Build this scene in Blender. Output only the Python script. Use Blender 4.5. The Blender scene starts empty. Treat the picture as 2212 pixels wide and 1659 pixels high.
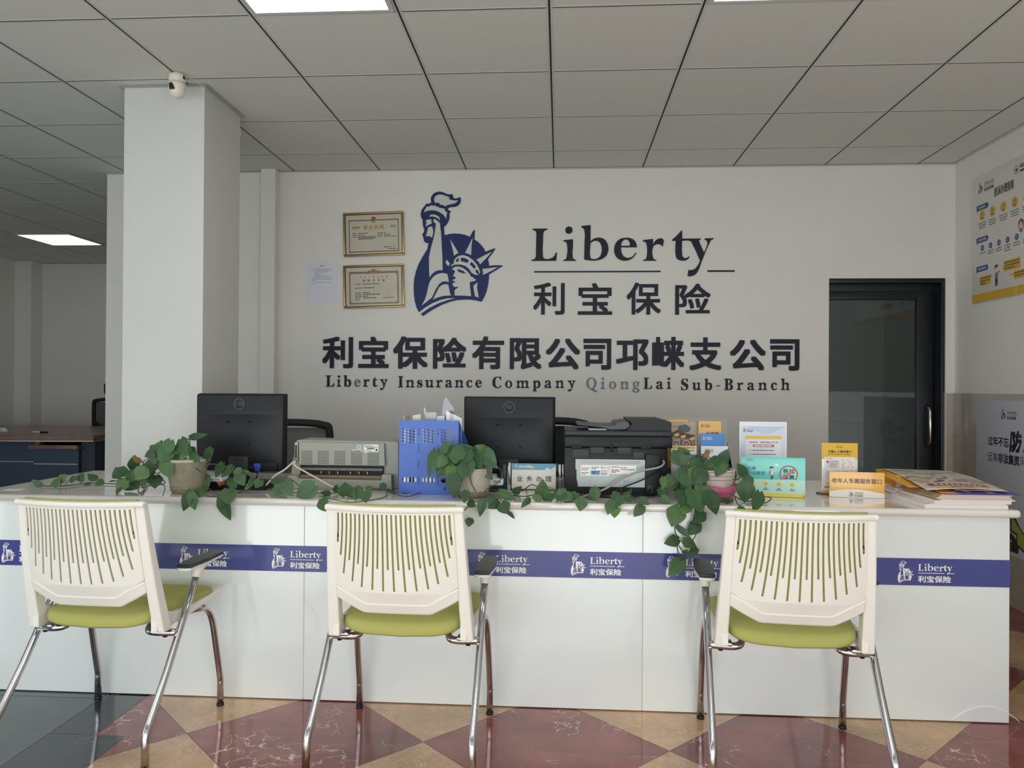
import bpy, bmesh, math, random
from mathutils import Vector, Matrix
from math import pi, sin, cos, radians as R

S = bpy.context.scene
C = S.collection
random.seed(7)

# ------------------------------------------------------------------ camera
EYE = 1.24
cam_d = bpy.data.cameras.new('camera')
cam_d.sensor_width = 36.0
cam_d.lens = 1628.08 / 2212 * 36.0
cam_d.clip_start = 0.05
cam = bpy.data.objects.new('camera', cam_d)
C.objects.link(cam)
_y, _p, _r = -0.06362, 0.004, 0.0065
_f = Vector((sin(_y) * cos(_p), cos(_y) * cos(_p), sin(_p)))
_rt = Vector((cos(_y), -sin(_y), 0))
_u = _rt.cross(_f)
CR = cos(_r) * _rt + sin(_r) * _u
CU = -sin(_r) * _rt + cos(_r) * _u
CF = _f
cam.matrix_world = Matrix(((CR.x, CU.x, -CF.x, 0), (CR.y, CU.y, -CF.y, 0), (CR.z, CU.z, -CF.z, EYE), (0, 0, 0, 1)))
S.camera = cam

# ------------------------------------------------------------------ light
S.view_settings.view_transform = 'Standard'
S.view_settings.look = 'None'
S.view_settings.gamma = 1.0
S.view_settings.exposure = 0.0
S.view_settings.use_curve_mapping = False
S.cycles.use_denoising = True
S.cycles.max_bounces = 12
S.cycles.diffuse_bounces = 10
S.cycles.glossy_bounces = 4
S.cycles.transmission_bounces = 6
S.cycles.transparent_max_bounces = 10
S.cycles.caustics_reflective = False
S.cycles.caustics_refractive = False
w = bpy.data.worlds.new('daylight')
w.use_nodes = True
w.node_tree.nodes['Background'].inputs[0].default_value = (0.95, 0.98, 1.0, 1)
w.node_tree.nodes['Background'].inputs[1].default_value = 0.8
S.world = w
ld = bpy.data.lights.new('shopfront_daylight', 'AREA')
ld.shape = 'RECTANGLE'
ld.size = 6.6
ld.size_y = 1.5
ld.energy = 112
ld.color = (0.955, 0.985, 1.0)
lo = bpy.data.objects.new('shopfront_daylight', ld)
C.objects.link(lo)
lo.location = (-0.9, -0.93, 0.82)
lo.rotation_euler = (R(90), 0, 0)      # shines into the room through the shop window (towards +Y)

l2 = bpy.data.lights.new('added_side_fill', 'AREA')
l2.shape = 'RECTANGLE'
l2.size = 2.6
l2.size_y = 2.1
l2.energy = 22
l2.color = (0.955, 0.985, 1.0)
lo2 = bpy.data.objects.new('added_side_fill', l2)
C.objects.link(lo2)
lo2.location = (-6.56, 0.55, 1.3)
lo2.rotation_euler = (R(90), 0, R(-90))      # added unseen lamp at the left, brightens the right wall (towards +X)

# ------------------------------------------------------------------ materials
def lin(c):
    c = c / 255.0
    return c / 12.92 if c <= 0.04045 else ((c + 0.055) / 1.055) ** 2.4

_M = {}
def mat(name, rgb, rough=0.5, metal=0.0, spec=0.5, noise=None, bump=None, coat=0.0):
    if name in _M:
        return _M[name]
    m = bpy.data.materials.new(name)
    m.use_nodes = True
    nt = m.node_tree
    b = nt.nodes['Principled BSDF']
    col = (lin(rgb[0]), lin(rgb[1]), lin(rgb[2]), 1)
    b.inputs['Base Color'].default_value = col
    b.inputs['Roughness'].default_value = rough
    b.inputs['Metallic'].default_value = metal
    b.inputs['Specular IOR Level'].default_value = spec
    b.inputs['Coat Weight'].default_value = coat
    b.inputs['Coat Roughness'].default_value = 0.05
    tc = nt.nodes.new('ShaderNodeTexCoord')
    if noise:                     # (scale, amount)
        n = nt.nodes.new('ShaderNodeTexNoise')
        n.inputs['Scale'].default_value = noise[0]
        n.inputs['Detail'].default_value = 4
        nt.links.new(tc.outputs['Object'], n.inputs['Vector'])
        r = nt.nodes.new('ShaderNodeValToRGB')
        a = noise[1]
        r.color_ramp.elements[0].position = 0.3
        r.color_ramp.elements[1].position = 0.7
        r.color_ramp.elements[0].color = [x * (1 - a) for x in col[:3]] + [1]
        r.color_ramp.elements[1].color = [min(1, x * (1 + a)) for x in col[:3]] + [1]
        nt.links.new(n.outputs['Fac'], r.inputs['Fac'])
        nt.links.new(r.outputs['Color'], b.inputs['Base Color'])
    if bump:                      # (scale, strength)
        n = nt.nodes.new('ShaderNodeTexNoise')
        n.inputs['Scale'].default_value = bump[0]
        nt.links.new(tc.outputs['Object'], n.inputs['Vector'])
        bp = nt.nodes.new('ShaderNodeBump')
        bp.inputs['Strength'].default_value = bump[1]
        bp.inputs['Distance'].default_value = 0.002
        nt.links.new(n.outputs['Fac'], bp.inputs['Height'])
        nt.links.new(bp.outputs['Normal'], b.inputs['Normal'])
    _M[name] = m
    return m

def ink(rgb, rough=0.45):
    return mat('ink_%d_%d_%d' % tuple(rgb), rgb, rough)

def clear(name, tint=(0.9, 0.93, 0.93), mixf=0.15, rough=0.03, ior=1.45):
    """clear acrylic or glass: see-through with a glossy skin"""
    if name in _M:
        return _M[name]
    m = bpy.data.materials.new(name)
    m.use_nodes = True
    nt = m.node_tree
    nt.nodes.clear()
    out = nt.nodes.new('ShaderNodeOutputMaterial')
    mx = nt.nodes.new('ShaderNodeMixShader')
    tr = nt.nodes.new('ShaderNodeBsdfTransparent')
    tr.inputs[0].default_value = (*tint, 1)
    gl = nt.nodes.new('ShaderNodeBsdfGlossy')
    gl.inputs['Roughness'].default_value = rough
    fr = nt.nodes.new('ShaderNodeFresnel')
    fr.inputs[0].default_value = ior
    ad = nt.nodes.new('ShaderNodeMath')
    ad.operation = 'ADD'
    ad.inputs[1].default_value = mixf
    ad.use_clamp = True
    nt.links.new(fr.outputs[0], ad.inputs[0])
    nt.links.new(ad.outputs[0], mx.inputs[0])
    nt.links.new(tr.outputs[0], mx.inputs[1])
    nt.links.new(gl.outputs[0], mx.inputs[2])
    nt.links.new(mx.outputs[0], out.inputs[0])
    _M[name] = m
    return m

def glow(name, rgb, strength):
    if name in _M:
        return _M[name]
    m = bpy.data.materials.new(name)
    m.use_nodes = True
    b = m.node_tree.nodes['Principled BSDF']
    b.inputs['Base Color'].default_value = (0.9, 0.9, 0.9, 1)
    b.inputs['Emission Color'].default_value = (*rgb, 1)
    b.inputs['Emission Strength'].default_value = strength
    _M[name] = m
    return m

def marble(name, base, vein, vscale, vwidth, vamt, cloud=0.15, cell=True):
    """polished stone tile; every tile gets its own offset of the veining"""
    m = bpy.data.materials.new(name)
    m.use_nodes = True
    nt = m.node_tree
    L = nt.links.new
    b = nt.nodes['Principled BSDF']
    b.inputs['Roughness'].default_value = 0.07
    b.inputs['Specular IOR Level'].default_value = 0.5
    tc = nt.nodes.new('ShaderNodeTexCoord')
    geo = nt.nodes.new('ShaderNodeNewGeometry')
    mul = nt.nodes.new('ShaderNodeVectorMath'); mul.operation = 'SCALE'
    mul.inputs[0].default_value = (17, 9, 23)
    L(geo.outputs['Random Per Island'], mul.inputs['Scale'])
    add = nt.nodes.new('ShaderNodeVectorMath')
    L(tc.outputs['Object'], add.inputs[0]); L(mul.outputs[0], add.inputs[1])
    nz = nt.nodes.new('ShaderNodeTexNoise')
    nz.inputs['Scale'].default_value = 5.0
    nz.inputs['Detail'].default_value = 6
    L(add.outputs[0], nz.inputs['Vector'])
    sc = nt.nodes.new('ShaderNodeVectorMath'); sc.operation = 'SCALE'
    sc.inputs['Scale'].default_value = 0.45
    L(nz.outputs['Color'], sc.inputs[0])
    ad2 = nt.nodes.new('ShaderNodeVectorMath')
    L(add.outputs[0], ad2.inputs[0]); L(sc.outputs[0], ad2.inputs[1])
    vo = nt.nodes.new('ShaderNodeTexVoronoi')
    vo.feature = 'DISTANCE_TO_EDGE'
    vo.inputs['Scale'].default_value = vscale
    L(ad2.outputs[0], vo.inputs['Vector'])
    rp = nt.nodes.new('ShaderNodeValToRGB')
    rp.color_ramp.elements[0].color = (1, 1, 1, 1)
    rp.color_ramp.elements[1].color = (0, 0, 0, 1)
    rp.color_ramp.elements[1].position = vwidth
    L(vo.outputs['Distance'], rp.inputs['Fac'])
    n2 = nt.nodes.new('ShaderNodeTexNoise')
    n2.inputs['Scale'].default_value = 4.0 if not cell else 9.0
    n2.inputs['Detail'].default_value = 3
    L(add.outputs[0], n2.inputs['Vector'])
    r2 = nt.nodes.new('ShaderNodeValToRGB')
    r2.color_ramp.elements[0].position = 0.52 if not cell else 0.3
    r2.color_ramp.elements[1].position = 0.66 if not cell else 0.7
    L(n2.outputs['Fac'], r2.inputs['Fac'])
    mm = nt.nodes.new('ShaderNodeMath'); mm.operation = 'MULTIPLY'
    L(rp.outputs['Color'], mm.inputs[0]); L(r2.outputs['Color'], mm.inputs[1])
    m3 = nt.nodes.new('ShaderNodeMath'); m3.operation = 'MULTIPLY'
    m3.inputs[1].default_value = vamt
    L(mm.outputs[0], m3.inputs[0])
    bl = [lin(x) for x in base]
    cr = nt.nodes.new('ShaderNodeValToRGB')
    cr.color_ramp.elements[0].position = 0.3
    cr.color_ramp.elements[1].position = 0.7
    cr.color_ramp.elements[0].color = [x * (1 - cloud) for x in bl] + [1]
    cr.color_ramp.elements[1].color = [min(1, x * (1 + cloud)) for x in bl] + [1]
    L(nz.outputs['Fac'], cr.inputs['Fac'])
    mix = nt.nodes.new('ShaderNodeMix'); mix.data_type = 'RGBA'
    mix.inputs[7].default_value = [lin(x) for x in vein] + [1]
    L(m3.outputs[0], mix.inputs[0]); L(cr.outputs['Color'], mix.inputs[6])
    L(mix.outputs[2], b.inputs['Base Color'])
    _M[name] = m
    return m

# ------------------------------------------------------------------ mesh builder
class MB:
    def __init__(self):
        self.v, self.f, self.mi, self.mats, self.sm = [], [], [], [], []
    def slot(self, m):
        if m not in self.mats:
            self.mats.append(m)
        return self.mats.index(m)
    def raw(self, vs, fs, m, smooth=False):
        o = len(self.v); k = self.slot(m)
        self.v += [tuple(p) for p in vs]
        for f in fs:
            self.f.append([i + o for i in f]); self.mi.append(k); self.sm.append(smooth)
        return self
    def box(self, x0, x1, y0, y1, z0, z1, m, bev=0.0):
        if bev <= 0:
            vs = [(x, y, z) for x in (x0, x1) for y in (y0, y1) for z in (z0, z1)]
            fs = [(0, 1, 3, 2), (4, 6, 7, 5), (0, 4, 5, 1), (2, 3, 7, 6), (0, 2, 6, 4), (1, 5, 7, 3)]
            return self.raw(vs, fs, m)
        bm = bmesh.new()
        bmesh.ops.create_cube(bm, size=1.0)
        for v in bm.verts:
            v.co = Vector(((x0 + x1) / 2 + v.co.x * (x1 - x0), (y0 + y1) / 2 + v.co.y * (y1 - y0), (z0 + z1) / 2 + v.co.z * (z1 - z0)))
        bev = min(bev, 0.49 * min(abs(x1 - x0), abs(y1 - y0), abs(z1 - z0)))
        bmesh.ops.bevel(bm, geom=list(bm.edges), offset=bev, segments=3, profile=0.5, affect='EDGES')
        return self.addbm(bm, m, True)
    def addbm(self, bm, m, smooth=False):
        bm.verts.index_update()
        self.raw([v.co[:] for v in bm.verts], [[v.index for v in f.verts] for f in bm.faces], m, smooth)
        bm.free()
        return self
    def quad(self, a, b, c, d, m):
        return self.raw([a, b, c, d], [(0, 1, 2, 3)], m)
    def tube(self, pts, r, m, seg=10, cap=True):
        pts = [Vector(p) for p in pts]
        n = len(pts)
        rs = r if isinstance(r, (list, tuple)) else [r] * n
        vs, fs = [], []
        t0 = (pts[1] - pts[0]).normalized()
        up = Vector((0, 0, 1)) if abs(t0.z) < 0.9 else Vector((1, 0, 0))
        nn = (up - t0 * up.dot(t0)).normalized()
        for i in range(n):
            if i == 0: t = pts[1] - pts[0]
            elif i == n - 1: t = pts[-1] - pts[-2]
            else: t = (pts[i + 1] - pts[i]).normalized() + (pts[i] - pts[i - 1]).normalized()
            t = t.normalized() if t.length > 1e-9 else t0
            nn = nn - t * nn.dot(t)
            nn = nn.normalized() if nn.length > 1e-9 else t.orthogonal().normalized()
            bb = t.cross(nn)
            for k in range(seg):
                a = 2 * pi * k / seg
                vs.append(pts[i] + (nn * cos(a) + bb * sin(a)) * rs[i])
        for i in range(n - 1):
            for k in range(seg):
                a = i * seg + k; b2 = i * seg + (k + 1) % seg
                fs.append((a, b2, b2 + seg, a + seg))
        if cap:
            fs.append(tuple(range(seg - 1, -1, -1)))
            fs.append(tuple(range((n - 1) * seg, n * seg)))
        return self.raw(vs, fs, m, True)
    def lathe(self, prof, m, seg=28, c=(0, 0, 0), axis='z', wob=None):
        vs, fs = [], []
        for (r, h) in prof:
            for k in range(seg):
                a = 2 * pi * k / seg
                rr = r * (wob(a, h) if wob else 1)
                p = (rr * cos(a), rr * sin(a), h) if axis == 'z' else (rr * cos(a), -h, rr * sin(a))
                vs.append((p[0] + c[0], p[1] + c[1], p[2] + c[2]))
        n = len(prof)
        for i in range(n - 1):
            for k in range(seg):
                a = i * seg + k; b2 = i * seg + (k + 1) % seg
                fs.append((a, b2, b2 + seg, a + seg))
        if prof[0][0] > 1e-6: fs.append(tuple(range(seg - 1, -1, -1)))
        if prof[-1][0] > 1e-6: fs.append(tuple(range((n - 1) * seg, n * seg)))
        return self.raw(vs, fs, m, True)
    def prism(self, poly, a0, a1, m, plane='xz', smooth=False):
        """polygon extruded along the third axis"""
        n = len(poly)
        def P(p, a):
            if plane == 'xz': return (p[0], a, p[1])
            if plane == 'yz': return (a, p[0], p[1])
            return (p[0], p[1], a)
        vs = [P(p, a0) for p in poly] + [P(p, a1) for p in poly]
        fs = [tuple(range(n)), tuple(range(2 * n - 1, n - 1, -1))]
        fs += [(i, i + n, (i + 1) % n + n, (i + 1) % n) for i in range(n)]
        return self.raw(vs, fs, m, smooth)
    def xf(self, M4, start=0):
        for i in range(start, len(self.v)):
            self.v[i] = tuple(M4 @ Vector(self.v[i]))
        return self
    def fn(self, f, start=0):
        for i in range(start, len(self.v)):
            self.v[i] = tuple(f(*self.v[i]))
        return self
    def build(self, name, parent=None, loc=(0, 0, 0), rz=0.0, bevel=0.0, sub=0, fix=True):
        me = bpy.data.meshes.new(name)
        me.from_pydata(self.v, [], self.f)
        for m in self.mats: me.materials.append(m)
        me.polygons.foreach_set('material_index', self.mi)
        me.polygons.foreach_set('use_smooth', self.sm)
        if fix:
            bm = bmesh.new(); bm.from_mesh(me)
            bmesh.ops.recalc_face_normals(bm, faces=bm.faces)
            bm.to_mesh(me); bm.free()
        me.update()
        o = bpy.data.objects.new(name, me)
        C.objects.link(o)
        o.location = loc
        o.rotation_euler = (0, 0, rz)
        if parent: o.parent = parent
        if bevel:
            b = o.modifiers.new('bevel', 'BEVEL'); b.width = bevel; b.segments = 2; b.limit_method = 'ANGLE'; b.angle_limit = R(40)
        if sub:
            s = o.modifiers.new('subsurf', 'SUBSURF'); s.levels = sub; s.render_levels = sub
        return o

def thing(name, label, cat, loc=(0, 0, 0), rz=0.0, group=None):
    o = bpy.data.objects.new(name, None)
    o.empty_display_size = 0.05
    C.objects.link(o)
    o.location = loc; o.rotation_euler = (0, 0, rz)
    return tag(o, label, cat, group)
def tag(o, label, cat, group=None):
    o['label'] = label; o['category'] = cat
    if group: o['group'] = group
    return o
def struct(o, label=None, cat=None):
    o['kind'] = 'structure'
    if label: o['label'] = label; o['category'] = cat
    return o
def dup(root, loc, rz, label=None, group=None):
    r = root.copy(); C.objects.link(r); r.location = loc; r.rotation_euler = (0, 0, rz)
    if label: r['label'] = label
    if group: r['group'] = group
    for ch in list(root.children):
        c = ch.copy(); C.objects.link(c); c.parent = r
        for g in list(ch.children):
            d = g.copy(); C.objects.link(d); d.parent = c
    return r

def ray(u, v):
    return CR * ((u - 1106) / 1628.08) - CU * ((v - 829.5) / 1628.08) + CF
def aty(u, v, Y):
    d = ray(u, v); t = Y / d.y
    return Vector((d.x * t, Y, EYE + d.z * t))
def atz(u, v, Z):
    d = ray(u, v); t = (Z - EYE) / d.z
    return Vector((d.x * t, d.y * t, Z))

# ------------------------------------------------------------------ 2D shapes and lettering
_TX = {}
def curve_mesh(cd):
    o = bpy.data.objects.new('tmp', cd)
    C.objects.link(o)
    dg = bpy.context.evaluated_depsgraph_get()
    me = bpy.data.meshes.new_from_object(o.evaluated_get(dg))
    vs = [tuple(v.co) for v in me.vertices]
    fs = [tuple(p.vertices) for p in me.polygons]
    bpy.data.objects.remove(o); bpy.data.meshes.remove(me); bpy.data.curves.remove(cd)
    return vs, fs
def text2d(s, bold=0.0, ext=0.0):
    k = (s, bold, ext)
    if k not in _TX:
        cd = bpy.data.curves.new('t', 'FONT')
        cd.body = s; cd.size = 1.0; cd.extrude = ext
        cd.resolution_u = 3; cd.fill_mode = 'BOTH' if ext else 'FRONT'
        vs, fs = curve_mesh(cd)
        if bold:                  # heavier strokes: the glyph doubled a little up, down, left and right
            n = len(vs); V, F = [], []
            for i, (dx, dy) in enumerate(((-1, -1), (1, -1), (1, 1), (-1, 1))):
                V += [(v[0] + dx * bold, v[1] + dy * bold, v[2] * (1 + 0.02 * i)) for v in vs]
                F += [tuple(j + n * i for j in f) for f in fs]
            vs, fs = V, F
        _TX[k] = (vs, fs)
    return _TX[k]
def shape2d(polys, smooth=False, ext=0.0, corner=50, bev=0.0):
    """filled outline(s); nested outlines are holes. smooth: gentle turns become curves"""
    cd = bpy.data.curves.new('s', 'CURVE')
    cd.dimensions = '2D'; cd.fill_mode = 'BOTH' if ext else 'FRONT'; cd.extrude = ext; cd.resolution_u = 3
    for P in polys:
        n = len(P)
        if smooth:
            sp = cd.splines.new('BEZIER'); sp.bezier_points.add(n - 1)
            for i, b in enumerate(sp.bezier_points):
                p = Vector(P[i]); a = Vector(P[i - 1]); c = Vector(P[(i + 1) % n])
                b.co = (p.x, p.y, 0)
                ang = (p - a).angle(c - p, 0) if (p - a).length > 0 and (c - p).length > 0 else 0
                t = 'AUTO' if ang < R(corner) else 'VECTOR'
                b.handle_left_type = b.handle_right_type = t
        else:
            sp = cd.splines.new('POLY'); sp.points.add(n - 1)
            for i, p in enumerate(P): sp.points[i].co = (p[0], p[1], 0, 1)
        sp.use_cyclic_u = True
    return curve_mesh(cd)
def bbox2(vs):
    return min(v[0] for v in vs), max(v[0] for v in vs), min(v[1] for v in vs), max(v[1] for v in vs)

def circ(cx, cy, rx, ry=None, n=28):
    ry = ry or rx
    return [(cx + rx * cos(2 * pi * i / n), cy + ry * sin(2 * pi * i / n)) for i in range(n)]
def rrect(x0, y0, x1, y1, r, n=5):
    out = []
    for cx, cy, a0 in ((x1 - r, y1 - r, 0), (x0 + r, y1 - r, 90), (x0 + r, y0 + r, 180), (x1 - r, y0 + r, 270)):
        for i in range(n + 1):
            a = R(a0 + 90 * i / n); out.append((cx + r * cos(a), cy + r * sin(a)))
    return out

class Print(MB):
    """flat print on a face that looks along -Y: x to the right, z up; each layer lies a hair in front of the last"""
    def __init__(self, y=0.0, step=0.0004):
        super().__init__(); self.y0 = y; self.step = step
    def pts(self, vs, layer):
        return [(p[0], self.y0 - self.step * layer, p[1]) for p in vs]
    def rect(self, x0, z0, x1, z1, rgb, layer=1):
        return self.raw(self.pts([(x0, z0), (x1, z0), (x1, z1), (x0, z1)], layer), [(0, 1, 2, 3)], ink(rgb))
    def poly(self, P, rgb, layer=1):
        return self.raw(self.pts(P, layer), [tuple(range(len(P)))], ink(rgb))
    def disc(self, cx, cz, r, rgb, layer=1, rz=None):
        return self.poly(circ(cx, cz, r, rz), rgb, layer)
    def ring(self, cx, cz, r0, r1, rgb, layer=1, n=32):
        P = circ(cx, cz, r0, n=n) + circ(cx, cz, r1, n=n)
        return self.raw(self.pts(P, layer), [(i, (i + 1) % n, (i + 1) % n + n, i + n) for i in range(n)], ink(rgb))
    def shape(self, polys, rgb, layer=1, smooth=False, M2=None):
        vs, fs = shape2d(polys, smooth)
        if M2: vs = [M2(v) for v in vs]
        return self.raw(self.pts(vs, layer), fs, ink(rgb))
    def text(self, s, x, z, size, rgb, layer=2, bold=0.0, align='l', width=None):
        vs, fs = text2d(s, bold)
        x0, x1, y0, y1 = bbox2(vs)
        k = size / (y1 - y0)
        kx = width / (x1 - x0) if width else k
        ox = {'l': 0, 'c': -(x1 - x0) * kx / 2, 'r': -(x1 - x0) * kx}[align]
        q = max(1, len(vs) // 4) if bold else len(vs) + 1
        P = [((v[0] - x0) * kx + x + ox, self.y0 - self.step * (layer + 0.15 * (i // q)), (v[1] - y0) * k + z) for i, v in enumerate(vs)]
        return self.raw(P, fs, ink(rgb))
    def bars(self, x0, z, x1, h, rgb, layer=2, gap=0.25, seed=0):
        """a line of print too small to read, broken up like words"""
        rn = random.Random(seed * 31 + int(z * 9999)); x = x0
        while x < x1 - h:
            L = min(rn.uniform(2, 5) * h, x1 - x)
            self.rect(x, z, x + L, z + h, rgb, layer); x += L + h * gap * 2
        return self

# emblem: torch, arm and crowned head, traced in its own square (0..1659, z down)
EMB_OUT = [(515,130),(540,100),(580,82),(620,80),(660,92),(700,110),(730,115),(750,108),(765,118),(768,140),(775,158),(800,163),(830,155),(845,143),(858,158),(862,185),(852,220),(825,250),(790,262),(740,266),(715,275),(705,290),(712,300),(738,312),(738,328),(725,340),(728,380),(718,425),(700,460),(680,485),(660,503),(662,545),(668,600),(720,586),(780,580),(850,583),(910,595),(970,618),(995,570),(1015,538),(1027,540),(1027,590),(1022,650),(1070,683),(1110,725),(1140,765),(1155,798),(1200,778),(1268,755),(1272,765),(1240,815),(1185,885),(1195,930),(1198,965),(1270,958),(1362,960),(1360,968),(1300,1005),(1198,1068),(1195,1130),(1185,1200),(1165,1280),(1140,1340),(1108,1395),(1050,1380),(980,1370),(900,1368),(820,1374),(740,1392),(640,1428),(540,1480),(460,1530),(412,1565),(383,1540),(480,1470),(600,1410),(700,1375),(805,1350),(700,1352),(620,1370),(520,1410),(430,1465),(362,1518),(335,1470),(312,1390),(300,1300),(298,1200),(305,1120),(325,1030),(360,940),(400,865),(440,800),(460,770),(475,697),(440,690),(420,668),(415,630),(402,600),(405,580),(420,570),(425,540),(420,515),(407,490),(410,465),(402,440),(408,425),(400,410),(385,380),(383,340),(395,295),(420,262),(440,240),(447,220),(460,225),(480,225),(500,213),(510,205),(503,180),(505,150)]
EMB_HOLES = [
[(540,170),(548,145),(570,123),(600,113),(640,115),(680,130),(715,140),(725,148),(722,170),(745,178),(790,185),(825,182),(820,200),(795,218),(750,230),(700,240),(680,255),(665,252),(650,240),(625,240),(610,230),(600,215),(580,212),(560,218),(545,200)],
[(422,335),(425,305),(440,280),(450,262),(462,255),(480,258),(495,250),(510,240),(530,248),(550,245),(560,245),(575,262),(590,258),(600,270),(640,278),(665,280),(670,300),(680,318),(700,322),(692,360),(685,415),(675,385),(650,355),(610,328),(570,310),(520,302),(470,308),(440,320)],
[(482,383),(487,365),(510,352),(545,352),(580,365),(605,385),(612,405),(608,425),(595,405),(570,390),(540,380),(510,376)],
[(440,425),(455,415),(480,410),(510,408),(512,425),(500,432),(518,445),(510,465),(490,470),(478,480),(460,485),(450,500),(440,490),(440,475),(455,465),(440,455),(450,445)],
[(470,505),(495,498),(515,492),(527,520),(534,560),(526,600),(518,635),(500,615),(470,612),(437,607),(450,590),(460,550)],
[(535,408),(550,405),(580,425),(610,450),(615,470),(617,510),(625,560),(630,640),(635,740),(642,860),(645,1018),(600,1018),(560,1030),(520,1060),(485,1110),(480,980),(480,860),(500,760),(534,640),(548,570),(557,500),(562,465),(540,445),(530,425)],
[(688,888),(732,937),(712,972),(678,932)],
[(730,640),(835,812),(800,830),(782,850),(760,760)],
[(1005,620),(990,720),(985,838),(945,820),(910,812),(960,710)],
[(1240,790),(1170,870),(1090,950),(1075,920),(1043,892),(1130,845)],
[(1310,975),(1220,1030),(1125,1075),(1122,1035),(1117,1000),(1220,990)],
[(740,980),(748,952),(775,938),(778,905),(800,868),(840,843),(890,836),(945,852),(1005,893),(1052,948),(1080,1000),(1092,1050),(1060,1078),(1020,1068),(985,1045),(965,1010),(920,970),(860,950),(815,950),(775,955)],
[(755,1000),(790,975),(830,972),(880,985),(930,1020),(965,1060),(985,1095),(1010,1100),(1015,1120),(1045,1125),(1035,1145),(1000,1152),(968,1158),(972,1220),(985,1328),(880,1320),(785,1320),(785,1255),(835,1215),(790,1218),(765,1200),(760,1180),(770,1168),(800,1160),(760,1140),(765,1130),(800,1115),(795,1100),(765,1085),(785,1050),(790,1020),(762,1015)],
[(388,1445),(430,1370),(455,1290),(470,1215),(490,1150),(530,1095),(580,1062),(640,1048),(700,1060),(712,1110),(720,1160),(680,1150),(640,1155),(600,1185),(560,1250),(520,1340),(460,1390)],
[(525,1370),(560,1300),(600,1220),(640,1190),(680,1182),(712,1190),(725,1250),(735,1300),(748,1318),(650,1325),(580,1345)],
[(1010,1200),(1065,1160),(1055,1220),(1065,1280),(1075,1345),(1030,1330),(1015,1260)]]
EMB_ISLES = [[(800,920),(808,890),(838,870),(832,912)],[(862,868),(905,872),(955,895),(940,932),(895,915),(862,910)],
[(985,918),(1010,938),(1040,975),(1020,1003),(990,965),(968,950)],[(1050,1005),(1070,1030),(1080,1055),(1060,1068),(1035,1030)],
[(812,1008),(850,1010),(890,1025),(920,1055),(880,1055),(860,1040),(840,1045),(830,1030)]]
EMB = shape2d([EMB_OUT] + EMB_HOLES + EMB_ISLES)
EMB_SIL = shape2d([EMB_OUT])
EMB_BOX = (298, 1362, 80, 1565)

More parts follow.
